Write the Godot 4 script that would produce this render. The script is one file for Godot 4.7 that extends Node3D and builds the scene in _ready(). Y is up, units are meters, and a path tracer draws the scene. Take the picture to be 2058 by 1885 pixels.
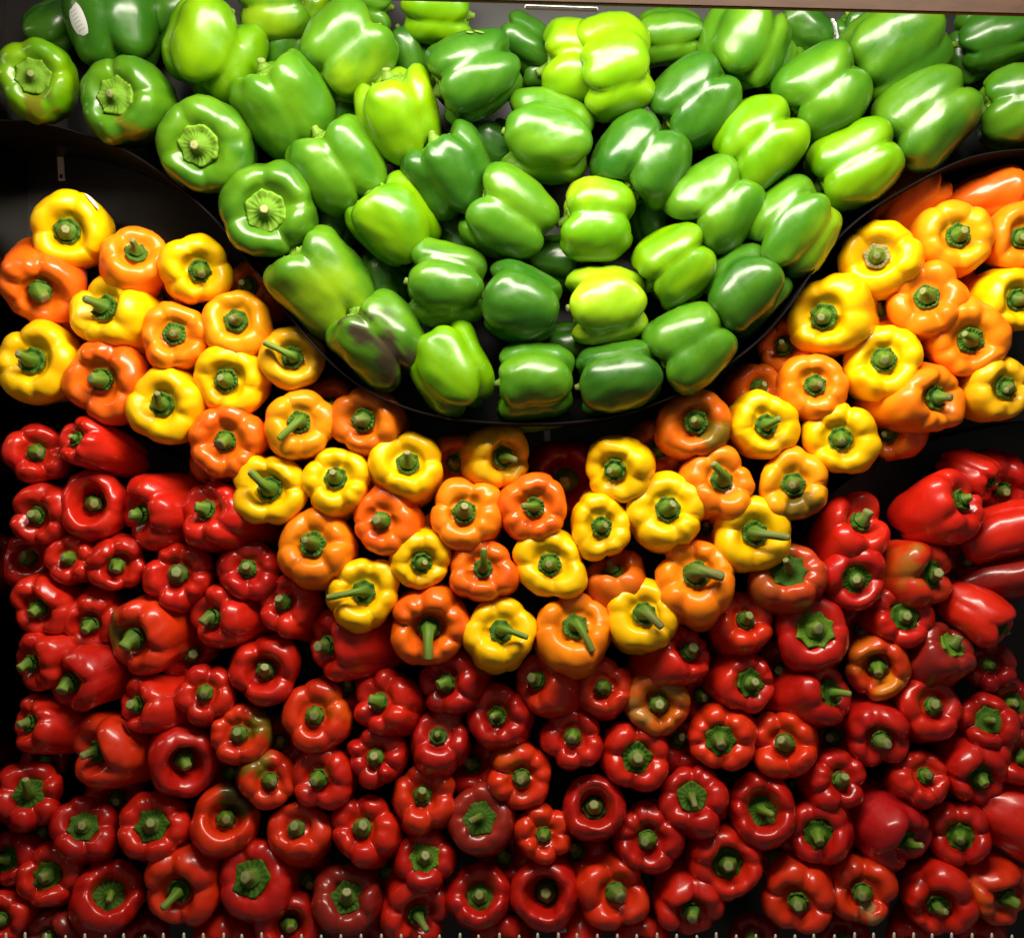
extends Node3D
# A wall of bell peppers on a sloped, stepped grocery display. Everything is laid out in metres on the display:
# x across, v up the slope, w out of the slope; D carries that frame into the world (y up).

var D := Transform3D()
var M := {}
var taken := {}
var wob := FastNoiseLite.new()
var mot := FastNoiseLite.new()
var TONES := {
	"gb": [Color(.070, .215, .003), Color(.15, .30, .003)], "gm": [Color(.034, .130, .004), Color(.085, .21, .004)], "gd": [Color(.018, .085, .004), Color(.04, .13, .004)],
	"gy": [Color(.11, .27, .003), Color(.19, .34, .003)], "gY": [Color(.16, .33, .004), Color(.27, .40, .005)], "gp": [Color(.036, .135, .005), Color(.085, .21, .005)],
	"y": [Color(.90, .465, .003), Color(.93, .55, .004)], "yd": [Color(.78, .38, .004), Color(.84, .46, .004)], "oy": [Color(.86, .27, .004), Color(.88, .38, .004)],
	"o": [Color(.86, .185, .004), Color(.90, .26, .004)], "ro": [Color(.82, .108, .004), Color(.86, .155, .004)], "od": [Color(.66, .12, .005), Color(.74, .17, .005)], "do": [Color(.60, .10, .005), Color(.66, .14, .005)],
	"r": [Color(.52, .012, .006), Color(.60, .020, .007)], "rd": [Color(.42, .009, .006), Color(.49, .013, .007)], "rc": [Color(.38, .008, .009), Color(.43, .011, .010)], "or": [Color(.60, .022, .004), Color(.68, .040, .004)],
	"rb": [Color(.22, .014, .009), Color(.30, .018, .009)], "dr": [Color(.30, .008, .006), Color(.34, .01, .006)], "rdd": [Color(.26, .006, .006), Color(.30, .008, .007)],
	"rog": [Color(.52, .040, .008), Color(.50, .07, .010)], "og": [Color(.55, .075, .006), Color(.55, .12, .008)], "og2": [Color(.52, .028, .005), Color(.60, .05, .005)], "og3": [Color(.46, .016, .005), Color(.50, .03, .005)],
}


func _ready() -> void:
	var a := deg_to_rad(60.0)
	D = Transform3D(Basis(Vector3(1, 0, 0), Vector3(0, sin(a), -cos(a)), Vector3(0, cos(a), sin(a))), Vector3(0, 1.1, 0))
	var cam := Camera3D.new()
	cam.name = "camera"
	cam.fov = 50.0
	cam.near = 0.02
	cam.far = 30.0
	cam.transform = D * Transform3D(Basis(), Vector3(0, 0, 1.45))
	add_child(cam)
	cam.current = true
	var env := Environment.new()
	env.background_mode = Environment.BG_COLOR
	env.background_color = Color(.078, .074, .066).linear_to_srgb()
	env.tonemap_mode = Environment.TONE_MAPPER_LINEAR
	env.tonemap_exposure = 1.1
	env.sdfgi_enabled = true
	env.ssao_enabled = true
	env.ssil_enabled = true
	var we := WorldEnvironment.new()
	we.name = "environment"
	we.environment = env
	add_child(we)
	lamp(Vector3(.06, .66, .64), Vector2(1.0, .24), 2.45)
	wob.seed = 11
	wob.frequency = 1.0
	wob.fractal_octaves = 2
	mot.seed = 23
	mot.frequency = 1.0
	mot.fractal_octaves = 3
	materials()
	bins()
	for row in rows():
		pepper(row)
	front_wires()


# ---------------------------------------------------------------- helpers
func numbered(called: String) -> String:
	var n: int = taken.get(called, 0)
	taken[called] = n + 1
	return called if n == 0 else "%s_%03d" % [called, n]


func tag(o: Node3D, label: String, category := "", group := "", kind := "") -> Node3D:
	if label: o.set_meta("label", label)
	if category: o.set_meta("category", category)
	if group: o.set_meta("group", group)
	if kind: o.set_meta("kind", kind)
	return o


func base(called: String, at: Transform3D) -> Node3D:
	var o := Node3D.new()
	o.name = numbered(called)
	o.transform = D * at
	add_child(o, true)
	return o


func part(called: String, mesh: Mesh, m: Material, parent: Node3D) -> MeshInstance3D:
	var o := MeshInstance3D.new()
	o.name = called
	o.mesh = mesh
	o.material_override = m
	parent.add_child(o, true)
	return o


func mat(c: Color, rough: float, vertex := false) -> StandardMaterial3D:
	var m := StandardMaterial3D.new()
	m.albedo_color = Color.WHITE if vertex else c.linear_to_srgb()
	m.vertex_color_use_as_albedo = vertex
	m.roughness = rough
	return m


func noise_tex(freq: float, seed_: int, lo: Color, hi: Color, size := 256) -> NoiseTexture2D:
	var n := FastNoiseLite.new()
	n.seed = seed_
	n.frequency = freq
	n.fractal_octaves = 4
	var t := NoiseTexture2D.new()
	t.noise = n
	t.width = size
	t.height = size
	t.seamless = true
	var g := Gradient.new()
	g.colors = PackedColorArray([lo, hi])
	g.offsets = PackedFloat32Array([0.25, 0.75])
	t.color_ramp = g
	return t


func materials() -> void:
	for k in ["green", "warm", "red"]:
		var s := mat(Color.WHITE, .34, true)
		s.clearcoat_enabled = true
		s.clearcoat = {"green": .55, "warm": .35, "red": .55}[k]
		s.clearcoat_roughness = {"green": .25, "warm": .27, "red": .19}[k]
		s.metallic_specular = .36
		s.roughness_texture = noise_tex(.02, 3, Color(.26, .26, .26), Color(.46, .46, .46))
		s.roughness = 1.0
		s.uv1_triplanar = true
		s.uv1_scale = Vector3(14, 14, 14)
		M[k] = s
	M.calyx = mat(Color.WHITE, .62, true)
	M.calyx.metallic_specular = .25
	M.stem = mat(Color.WHITE, .5, true)
	M.stem.metallic_specular = .3
	M.cut = mat(Color.WHITE, .75, true)
	M.black = mat(Color.WHITE, .42)
	M.black.albedo_texture = noise_tex(.03, 9, Color(.075, .068, .065), Color(.115, .103, .10))
	M.black.uv1_triplanar = true
	M.black.uv1_scale = Vector3(3, 3, 3)
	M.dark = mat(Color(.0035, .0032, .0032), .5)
	M.lip = mat(Color(.009, .008, .008), .65)
	M.lip.metallic_specular = .15
	M.panel = mat(Color(.20, .18, .16), .13)
	M.panel.metallic = 1.0
	M.brown = mat(Color.WHITE, .6)
	M.brown.albedo_texture = noise_tex(.05, 15, Color(.29, .185, .105), Color(.335, .215, .125))
	M.brown.uv1_triplanar = true
	M.brown.uv1_scale = Vector3(2, 9, 9)
	M.metal = mat(Color(.55, .53, .50), .38)
	M.metal.metallic = .2
	M.hole = mat(Color(.01, .01, .01), .8)
	M.white = mat(Color(.78, .77, .72), .45)
	M.wire = mat(Color(.62, .57, .46), .4)


func box(st: SurfaceTool, c: Vector3, s: Vector3, b := .0) -> void:
	# a box with all its edges cut by b
	var h := s * .5
	var k := h - Vector3(b, b, b)
	var pts := PackedVector3Array()
	for sx in [-1.0, 1.0]:
		for sy in [-1.0, 1.0]:
			for sz in [-1.0, 1.0]:
				pts.append(Vector3(sx * h.x, sy * k.y, sz * k.z))
				pts.append(Vector3(sx * k.x, sy * h.y, sz * k.z))
				pts.append(Vector3(sx * k.x, sy * k.y, sz * h.z))
	var planes := []
	for ax in 3:
		for s_ in [-1.0, 1.0]:
			var n := Vector3.ZERO
			n[ax] = s_
			planes.append(n)
	if b > 0.0:
		for sx in [-1.0, 0.0, 1.0]:
			for sy in [-1.0, 0.0, 1.0]:
				for sz in [-1.0, 0.0, 1.0]:
					if absf(sx) + absf(sy) + absf(sz) > 1.5: planes.append(Vector3(sx, sy, sz))
	for n in planes:
		var best := -1e9
		for p in pts: best = maxf(best, n.dot(p))
		var face := []
		for p in pts:
			if n.dot(p) > best - 1e-6:
				var dup := false
				for q in face: dup = dup or q.distance_to(p) < 1e-7
				if not dup: face.append(p)
		var nn: Vector3 = n.normalized()
		var u := nn.cross(Vector3.UP if absf(nn.y) < .9 else Vector3.RIGHT).normalized()
		var w := nn.cross(u)
		var mid := Vector3.ZERO
		for p in face: mid += p / face.size()
		face.sort_custom(func(p, q): return atan2((p - mid).dot(w), (p - mid).dot(u)) > atan2((q - mid).dot(w), (q - mid).dot(u)))
		for i in range(1, face.size() - 1):
			for p in [face[0], face[i], face[i + 1]]:
				st.set_normal(nn)
				st.add_vertex(p + c)


func tool() -> SurfaceTool:
	var st := SurfaceTool.new()
	st.begin(Mesh.PRIMITIVE_TRIANGLES)
	return st


func grid_mesh(pts: PackedVector3Array, cols: PackedColorArray, rings: int, sides: int, flip := false) -> ArrayMesh:
	# rings x sides points, closed round the sides
	var idx := PackedInt32Array()
	for r in rings - 1:
		for s in sides:
			var a := r * sides + s
			var b := r * sides + (s + 1) % sides
			var c := a + sides
			var d := b + sides
			if flip: idx.append_array([a, b, c, b, d, c])
			else: idx.append_array([a, c, b, b, c, d])
	var nor := PackedVector3Array()
	nor.resize(pts.size())
	for t in range(0, idx.size(), 3):
		var p := pts[idx[t]]
		var n := (pts[idx[t + 2]] - p).cross(pts[idx[t + 1]] - p)
		nor[idx[t]] += n
		nor[idx[t + 1]] += n
		nor[idx[t + 2]] += n
	for i in nor.size(): nor[i] = nor[i].normalized() if nor[i].length_squared() > 1e-24 else Vector3.UP
	var arr := []
	arr.resize(Mesh.ARRAY_MAX)
	arr[Mesh.ARRAY_VERTEX] = pts
	arr[Mesh.ARRAY_NORMAL] = nor
	arr[Mesh.ARRAY_COLOR] = cols
	arr[Mesh.ARRAY_INDEX] = idx
	var m := ArrayMesh.new()
	m.add_surface_from_arrays(Mesh.PRIMITIVE_TRIANGLES, arr)
	return m


# ---------------------------------------------------------------- lamp, bins, board
func lamp(at: Vector3, size: Vector2, energy: float) -> void:
	var aim := Vector3(-.02, -.62, .10)
	var f := (aim - at).normalized()
	var b := Basis(Vector3.RIGHT, f.cross(Vector3.RIGHT).normalized() * -1.0, -f)
	b = b.orthonormalized()
	var o := base("strip_lamp", Transform3D(b, at))
	tag(o, "long white fluorescent strip lamp hung in front of the top rows", "lamp")
	var st := tool()
	box(st, Vector3(0, 0, .03), Vector3(size.x + .04, size.y + .03, .045), .004)
	part("housing", st.commit(), mat(Color(.6, .6, .58), .5), o)
	st = tool()
	box(st, Vector3(0, 0, .004), Vector3(size.x, size.y, .006), .001)
	var g := mat(Color(.9, .9, .88), .5)
	g.emission_enabled = true
	g.emission = Color(1, .96, .88)
	g.emission_energy_multiplier = 1.2
	part("diffuser", st.commit(), g, o)
	var l := AreaLight3D.new()
	l.name = "strip_light"
	l.area_size = size
	l.light_energy = energy
	l.light_color = Color(1.0, .965, .90)
	l.shadow_enabled = true
	o.add_child(l)
	l.position = Vector3(0, 0, -.004)


func curve_points(p: Array) -> PackedVector2Array:
	var c := Curve2D.new()
	for i in p.size():
		var t: Vector2 = (p[mini(i + 1, p.size() - 1)] - p[maxi(i - 1, 0)]) / 6.0
		c.add_point(p[i], -t, t)
	c.bake_interval = .012
	return c.get_baked_points()


func prism(outline: PackedVector2Array, w0: float, w1: float) -> ArrayMesh:
	var st := tool()
	var tri := Geometry2D.triangulate_polygon(outline)
	for side in [[w1, true], [w0, false]]:
		for t in range(0, tri.size(), 3):
			var v := [outline[tri[t]], outline[tri[t + 1]], outline[tri[t + 2]]]
			var area: float = (v[1] - v[0]).cross(v[2] - v[0])
			if (area > 0) == side[1]: v.reverse()
			for q in v:
				st.set_normal(Vector3(0, 0, 1 if side[1] else -1))
				st.add_vertex(Vector3(q.x, q.y, side[0]))
	var turn := 0.0
	for i in outline.size(): turn += outline[i].cross(outline[(i + 1) % outline.size()])
	for i in outline.size():
		var p := outline[i]
		var q := outline[(i + 1) % outline.size()]
		if turn < 0:
			var k := p
			p = q
			q = k
		var n := Vector3((q - p).y, -(q - p).x, 0).normalized()
		for c in [Vector3(p.x, p.y, w0), Vector3(p.x, p.y, w1), Vector3(q.x, q.y, w1), Vector3(p.x, p.y, w0), Vector3(q.x, q.y, w1), Vector3(q.x, q.y, w0)]:
			st.set_normal(n)
			st.add_vertex(c)
	return st.commit()


func band(line: PackedVector2Array, w0: float, w1: float, thick: float) -> ArrayMesh:
	# an upright strip along a line with a rounded top edge
	var sec := [Vector2(-1, 0), Vector2(-1, .985), Vector2(-.5, 1), Vector2(.5, 1), Vector2(1, .985), Vector2(1, 0)]
	var st := tool()
	st.set_smooth_group(-1)
	for i in line.size() - 1:
		for s in sec.size() - 1:
			var q := []
			for e in [[i, s], [i, s + 1], [i + 1, s + 1], [i + 1, s]]:
				var k: int = e[0]
				var dir := (line[mini(k + 1, line.size() - 1)] - line[maxi(k - 1, 0)]).normalized()
				var nrm: Vector2 = Vector2(-dir.y, dir.x) * (sec[e[1]].x * thick * .5)
				var c: Vector2 = line[k] + nrm
				q.append(Vector3(c.x, c.y, lerpf(w0, w1, sec[e[1]].y)))
			for k in [0, 1, 2, 0, 2, 3]: st.add_vertex(q[k])
	st.generate_normals()
	return st.commit()


func bins() -> void:
	var up := curve_points(UPPER())
	var low := curve_points(LOWER())
	var o := base("display_bed", Transform3D())
	tag(o, "black sloping bed under the red peppers at the foot of the display", "", "", "structure")
	var st := tool()
	box(st, Vector3(0, -.2, -.055), Vector3(2.2, 1.9, .04), .004)
	part("bed_board", st.commit(), M.black, o)
	for k in 2:
		var line: PackedVector2Array = [low, up][k]
		var poly := PackedVector2Array(line)
		poly.append(Vector2(1.1, .74))
		poly.append(Vector2(-1.1, .74))
		o = base("display_step", Transform3D())
		tag(o, ["black lower step of the display carrying the yellow and orange peppers", "black upper step of the display carrying the green peppers"][k], "", "", "structure")
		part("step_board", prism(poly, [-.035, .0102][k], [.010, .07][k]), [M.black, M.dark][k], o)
		o = base("curved_divider", Transform3D())
		tag(o, ["thin black curved divider lip between the yellow and red peppers", "thin black curved divider lip below the green peppers"][k], "divider", "curved dividers of the pepper display")
		var w0: float = [.0102, .0702][k]
		part("lip", band(line, w0, [.085, .165][k], .0024), M.lip, o)
	# glossy side panel along the left end
	o = base("side_panel", Transform3D())
	tag(o, "glossy dark side panel closing the display beside the outer pepper rows", "panel")
	st = tool()
	box(st, Vector3(-.700, 0, .10), Vector3(.012, 1.5, .40), .002)
	part("sheet", st.commit(), M.panel, o)
	# slotted metal brackets lying on the yellow bed
	for b in BRACKETS():
		o = base("metal_bracket", Transform3D(Basis(Vector3(0, 0, 1), b[2]), Vector3(b[0], b[1], .0102)))
		tag(o, b[3], "bracket", "slotted metal brackets on the black step")
		st = tool()
		box(st, Vector3(0, 0, .002), Vector3(.0095, .050, .004), .001)
		part("strip", st.commit(), M.metal, o)
		for y in [-.019, .021]:
			st = tool()
			box(st, Vector3(0, y, .0043), Vector3(.0045, .006, .001), .0)
			part("slot", st.commit(), M.hole, o)
	# brown board along the top and the white strip behind its edge
	o = base("brown_board", Transform3D(Basis(Vector3(0, 0, 1), deg_to_rad(-1.45)), Vector3(0, .3850, .62)))
	tag(o, "plain brown board edge crossing above the green peppers", "board")
	st = tool()
	box(st, Vector3(0, .07, 0), Vector3(1.6, .14, .005), .0008)
	part("plank", st.commit(), M.brown, o)
	o = base("label_strip", Transform3D(Basis(Vector3(0, 0, 1), deg_to_rad(-2.0)), Vector3(.0415, .3864, .606)))
	tag(o, "short white label strip peeking from under the brown board", "label strip")
	st = tool()
	box(st, Vector3(0, 0, 0), Vector3(.062, .004, .003), .001)
	part("strip", st.commit(), M.white, o)


func front_wires() -> void:
	# the upright wire ends of the low rack along the bottom edge, each a part
	var o := base("wire_rack_front", Transform3D(Basis(), Vector3(0, -.5925, .17)))
	tag(o, "row of pale wire tips of the low front rack along the bottom", "wire rack")
	var st := tool()
	box(st, Vector3(0, -.07, -.006), Vector3(1.5, .005, .005), .0012)
	part("rail", st.commit(), M.wire, o)
	var r := RandomNumberGenerator.new()
	r.seed = 5
	for i in 52:
		var pts := PackedVector3Array()
		var cols := PackedColorArray()
		var lean := r.randf_range(-.0012, .0012)
		var top := r.randf_range(-.0025, .0015)
		var sec := [Vector2(.0019, -.072), Vector2(.0019, -.002), Vector2(.0016, 0), Vector2(.0009, .0012), Vector2(.0001, .0016)]
		for s in sec:
			for k in 8:
				pts.append(Vector3(cos(k * TAU / 8) * s.x + lean * (s.y + .07) / .07, s.y + top, -sin(k * TAU / 8) * s.x))
				cols.append(Color.WHITE)
		var p := part("wire", grid_mesh(pts, cols, sec.size(), 8), M.wire, o)
		p.position.x = -.645 + i * .02513


# ---------------------------------------------------------------- peppers
func smooth_line(p: Array, steps: int) -> PackedVector2Array:
	# Catmull-Rom through p, each span cut into steps
	var out := PackedVector2Array()
	for i in p.size() - 1:
		for s in steps:
			var t := float(s) / steps
			out.append(p[i].cubic_interpolate(p[i + 1], p[maxi(i - 1, 0)], p[mini(i + 2, p.size() - 1)], t))
	out.append(p[-1])
	return out


func pepper(row: Array) -> void:
	# row: tone, x, v, w of the blossom end, stem axis x, v, w, radius, length, lobes, groove, pit, options, label
	var tone: String = row[0]
	var at := Vector3(row[1], row[2], row[3])
	var ax := Vector3(row[4], row[5], row[6]).normalized()
	var R: float = row[7]
	var L: float = row[8]
	var n: int = row[9]
	var g: float = row[10]
	var pit: float = row[11] * R
	var opt: Dictionary = row[12]
	var family := "green" if tone[0] == "g" else "red" if tone[0] == "r" or tone in ["og", "og2", "og3", "or", "dr"] else "warm"
	var rng := RandomNumberGenerator.new()
	rng.seed = hash(row[13])
	# local frame: y the stem axis, z towards the camera (lying) or up the slope (facing)
	var refd := Vector3(0, 0, 1) if opt.has("lie") else Vector3(0, 1, 0)
	var z := (refd - ax * refd.dot(ax)).normalized()
	var b := Basis(ax.cross(z), ax, z)
	var o := base("bell_pepper", Transform3D(b, at))
	tag(o, row[13], "bell pepper", {"green": "green bell peppers on the upper step", "warm": "yellow and orange bell peppers in the middle band", "red": "red bell peppers in the lower bin"}[family])
	# ---- flesh
	var H := L
	var tp: float = opt.get("taper", rng.randf_range(.95, 1.06) if opt.has("lie") and family == "green" else rng.randf_range(.86, 1.0))
	var body := H - .45 * R
	var crest := [Vector2(0, H - pit), Vector2(.22 * R, H - pit), Vector2(.34 * R, H - pit * .93), Vector2(.42 * R, H - pit * .60), Vector2(.51 * R, H - pit * .22), Vector2(.64 * R, H), Vector2(.80 * R, H - .05 * R), Vector2(.94 * R, H - .22 * R), Vector2(R, H - .48 * R),
		Vector2(R, body * .72), Vector2(.96 * R, body * .5), Vector2(.88 * R, body * .27), Vector2(.76 * R, body * .1), Vector2(.60 * R, body * .015), Vector2(.44 * R, .0), Vector2(.28 * R, .05 * R), Vector2(.13 * R, .12 * R), Vector2(.0, .15 * R)]
	var dip := .35 * R if opt.has("lie") else clampf(pit * (.78 if family == "warm" else .92), .20 * R, .36 * R)
	var groove := [Vector2(0, H - pit), Vector2(.24 * R, H - pit), Vector2(.34 * R, H - pit * .97), Vector2(.41 * R, H - pit * .88), Vector2(.48 * R, H - maxf(pit * .7, dip)), Vector2(.58 * R, H - dip * 1.05), Vector2(.68 * R, H - dip * 1.2), Vector2(.77 * R, H - dip * 1.6), Vector2(.82 * R, H - .70 * R),
		Vector2(.84 * R if not opt.has("lie") else .80 * R, body * .70), Vector2(.80 * R, body * .5), Vector2(.70 * R, body * .33), Vector2(.56 * R, body * .23), Vector2(.42 * R, body * .18), Vector2(.30 * R, .24 * R), Vector2(.20 * R, .19 * R), Vector2(.12 * R, .15 * R), Vector2(.0, .15 * R)]
	if opt.has("lie"):
		for i in range(11, 15): groove[i].y += [.02, .04, .06, .04][i - 11] * R
	var A := smooth_line(crest, 2)
	var B := smooth_line(groove, 2)
	var sides := 64
	# the lobes: uneven widths, each with its own height and reach
	var edges := [0.0]
	for i in n: edges.append(edges[-1] + rng.randf_range(.75, 1.3))
	var total: float = edges[-1]
	var roll: float = opt.get("roll", -1.0)
	var lobe := PackedFloat32Array()
	var reach := PackedFloat32Array()
	var rise := PackedFloat32Array()
	var foot := PackedFloat32Array()
	var sub := PackedFloat32Array()
	var phase: float = rng.randf() * TAU
	if roll >= 0.0: phase = PI * .5 - roll * (edges[1] / total) * TAU
	var kr := []
	for i in n: kr.append([rng.randf_range(.87, 1.06), rng.randf_range(-.13, .06) * R, rng.randf_range(-.03, .10) * R, rng.randf_range(0.0, .5) if n < 6 else 0.0, rng.randf_range(.75, 1.15)])
	var oval: float = rng.randf_range(-.05, .05)
	var oph := rng.randf() * TAU
	for s in sides:
		var th := s * TAU / sides
		var f := fposmod(th - phase, TAU) / TAU * total
		var i := 0
		while i < n - 1 and f > edges[i + 1]: i += 1
		var x: float = clampf((f - edges[i]) / (edges[i + 1] - edges[i]), 0, 1)
		var l := pow(sin(PI * x), .78 if family == "green" else .68)
		var soft := sin(PI * x)
		lobe.append(1.0 - g * kr[i][4] * (1.0 - l) if g * kr[i][4] < 1.0 else l)
		reach.append((1.0 + (kr[i][0] - 1.0) * soft) * (1.0 + oval * cos(2.0 * (th - oph))))
		rise.append(kr[i][1] * soft)
		foot.append(kr[i][2] * soft)
		sub.append(kr[i][3] * exp(-pow((x - .5) / .16, 2.0)))
	var bend := Vector2(rng.randf_range(-.07, .07), rng.randf_range(-.07, .07)) * R
	var pts := PackedVector3Array()
	var cols := PackedColorArray()
	var c1: Color = TONES[tone][0]
	var c2: Color = TONES[tone][1]
	var shift := rng.randf_range(.88, 1.1)
	c1 = Color(c1.r * shift, c1.g * shift, c1.b)
	var off := Vector3(rng.randf(), rng.randf(), rng.randf()) * 40.0
	var patches := []
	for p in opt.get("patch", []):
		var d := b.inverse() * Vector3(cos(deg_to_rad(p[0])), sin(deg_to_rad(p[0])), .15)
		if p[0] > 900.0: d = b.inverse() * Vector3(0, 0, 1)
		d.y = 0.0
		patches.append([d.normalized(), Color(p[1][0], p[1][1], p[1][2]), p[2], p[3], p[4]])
	var rows_n := A.size()
	for r in rows_n:
		var t := float(r) / (rows_n - 1)
		for s in sides:
			var th := s * TAU / sides
			var k := lobe[s]
			if r > 4 and r < 18: k *= 1.0 - sub[s] * .55 * sin((r - 4) / 14.0 * PI)
			var q := B[r].lerp(A[r], k)
			var y := q.y
			var wtop := smoothstep(.0, .35 * R, q.x)
			y += rise[s] * wtop * smoothstep(.45 * H, H, y)
			y += foot[s] * wtop * (1.0 - smoothstep(.0, .5 * H, y))
			var down := clampf(1.0 - q.y / (H - .4 * R), 0, 1)
			var rad := q.x * lerpf(1.0, reach[s], wtop) * lerpf(1.0, tp, down)
			var p := Vector3(cos(th) * rad, y, sin(th) * rad)
			var w := wob.get_noise_3dv(p / R * .9 + off) * .075 + wob.get_noise_3dv(p / R * 2.6 + off) * .022
			p += Vector3(cos(th), .3, sin(th)) * w * R * wtop
			p.x += bend.x * sin(down * PI)
			p.z += bend.y * sin(down * PI)
			pts.append(p)
			# colour of the skin
			var m := mot.get_noise_3dv(Vector3(p.x, p.y * .35, p.z) / R * 1.1 + off) * .9 + .45
			var c := c1.lerp(c2, clampf(m, 0, 1))
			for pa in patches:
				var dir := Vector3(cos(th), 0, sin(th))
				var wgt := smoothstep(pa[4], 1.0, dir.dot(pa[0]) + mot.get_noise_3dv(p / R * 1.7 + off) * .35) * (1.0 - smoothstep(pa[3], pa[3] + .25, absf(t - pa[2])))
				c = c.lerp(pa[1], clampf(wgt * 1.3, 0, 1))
			if family == "green" and r < 12: c = c.lerp(Color(.12, .30, .02), .35 * (1.0 - r / 12.0))
			cols.append(c)
	part("flesh", grid_mesh(pts, cols, rows_n, sides), M[family], o)
	# ---- calyx
	var rc: float = opt.get("cal", .36 if family == "green" else .30 if family == "warm" else .265) * R
	var floor_y := H - pit * .98
	var teeth: int = rng.randi_range(5, 8)
	var tooth: float = .20 if rc > .41 * R else .10
	var tph := rng.randf() * TAU
	var light: bool = opt.has("lightcal") or family == "green"
	var ca := Color(.085, .20, .012) if light else Color(.036, .100, .008)
	var cb := Color(.17, .30, .025) if light else Color(.085, .18, .016)
	if opt.has("tan"):
		ca = Color(.20, .19, .07)
		cb = Color(.30, .27, .12)
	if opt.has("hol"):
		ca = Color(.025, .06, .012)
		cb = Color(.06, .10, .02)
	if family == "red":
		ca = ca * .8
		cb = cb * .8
	pts = PackedVector3Array()
	cols = PackedColorArray()
	var cs := 48
	var cr := [[1.0, -.06], [1.02, .03], [.9, .075], [.72, .07], [.5, .10], [.34, .17], [.22, .26], [.0, .27]]
	for e in cr:
		for s in cs:
			var th := s * TAU / cs
			var saw: float = absf(fposmod(th * teeth / TAU + tph, 1.0) - .5) * 2.0
			var rim: float = 1.0 + tooth * (pow(saw, 2.2) - .4) * smoothstep(.5, 1.0, e[0]) + .05 * wob.get_noise_2d(th * 3.0 + off.x, off.y)
			var rr: float = rc * e[0] * rim
			var rib := .016 * cos(th * teeth * 3.0 + 1.0) * smoothstep(.2, .6, e[0])
			var lift := (pow(saw, 2.0) * .07 + .03) * smoothstep(.7, 1.0, e[0])
			pts.append(Vector3(cos(th) * rr, floor_y + (e[1] + rib + lift) * R, sin(th) * rr))
			var mix: float = .5 + .5 * cos(th * teeth * 3.0 + 1.0)
			cols.append(ca.lerp(cb, clampf(mix * .7 + (.6 if e[0] > .95 else 0.0) - (.3 if e[0] < .4 else 0.0), 0, 1)))
	part("calyx", grid_mesh(pts, cols, cr.size(), cs, true), M.calyx, o)
	# ---- stem
	var foot_p := Vector3(0, floor_y + .16 * R, 0)
	var end: Vector3
	var rs: float
	if opt.has("stem"):
		var v: Array = opt.stem
		end = foot_p + b.inverse() * Vector3(v[0], v[1], v[2])
		rs = (.086 if Vector2(v[0], v[1]).length() < .022 else .100) * R * float(opt.get("rs", 1.0))
	elif opt.has("stub") or (opt.has("lie") and not opt.has("showstem")):
		end = foot_p + Vector3(rng.randf_range(-.03, .03), .17, rng.randf_range(-.03, .03)) * R
		rs = .085 * R
	else:
		var lean := rng.randf() * TAU
		var much := rng.randf_range(.03, .14)
		end = foot_p + Vector3(cos(lean) * much, rng.randf_range(.20, .30) if family == "red" else rng.randf_range(.24, .34), sin(lean) * much) * R
		rs = (.135 if family == "red" else .095) * R * rng.randf_range(.9, 1.1)
	var bow := foot_p + Vector3(0, maxf((end - foot_p).length() * .45, .1 * R), 0)
	pts = PackedVector3Array()
	cols = PackedColorArray()
	var ss := 15
	var rings := 10
	var side := Vector3(1, 0, 0)
	var sg1 := Color(.062, .145, .012) if family != "green" else Color(.10, .21, .02)
	var sg2 := Color(.16, .26, .028)
	if rng.randf() < .3: sg2 = Color(.18, .21, .05)
	var browned := rng.randf_range(.0, .9) if family == "warm" else rng.randf_range(.0, .35)
	var last_dir := Vector3.UP
	for r in rings:
		var t := float(r) / (rings - 1)
		var p := foot_p.lerp(bow, t).lerp(bow.lerp(end, t), t)
		var dir := ((bow - foot_p) * (1.0 - t) + (end - bow) * t).normalized()
		var u := (side - dir * side.dot(dir)).normalized()
		var v2 := dir.cross(u)
		last_dir = dir
		var rad: float = rs * (1.0 + (1.15 if family == "warm" else .75) * pow(1.0 - t, 2.6) + .12 * smoothstep(.7, .95, t) - .14 * smoothstep(.94, 1.0, t))
		for s in ss:
			var th := s * TAU / ss
			var rr := rad * (1.0 + .05 * cos(5.0 * th + off.x) + .03 * cos(2.0 * th + t * 4.0))
			pts.append(p + (u * cos(th) - v2 * sin(th)) * rr)
			cols.append((sg1.lerp(Color(.11, .09, .035), smoothstep(.45, 1.0, t) * browned)).lerp(sg2.lerp(Color(.13, .11, .045), smoothstep(.45, 1.0, t) * browned), clampf(t * 1.1 + .25 * cos(5.0 * th + off.x), 0, 1)))
	var stem := part("stem", grid_mesh(pts, cols, rings, ss, true), M.stem, o)
	var cap := PackedVector3Array()
	cols = PackedColorArray()
	var last := pts.slice((rings - 1) * ss)
	var ct1 := Color(.30, .30, .12).lerp(Color(.17, .23, .06), rng.randf())
	var ct2 := Color(.13, .17, .04).lerp(Color(.20, .17, .07), rng.randf())
	var dome := rs * (.5 if opt.has("stem") else .22)
	for e in [[1.0, -.02, 1.0], [.93, .35, .75], [.7, .8, .1], [.45, .75, 0.0], [.25, .9, .45], [.0, .85, .6]]:
		for s in ss:
			cap.append(end + (last[s] - end) * e[0] + last_dir * e[1] * dome)
			cols.append(ct1.lerp(ct2, e[2]))
	part("cut_end", grid_mesh(cap, cols, 6, ss, true), M.cut, stem)
	for s in opt.get("stick", []): sticker(o, b, at, pts_of(o), s)


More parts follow.
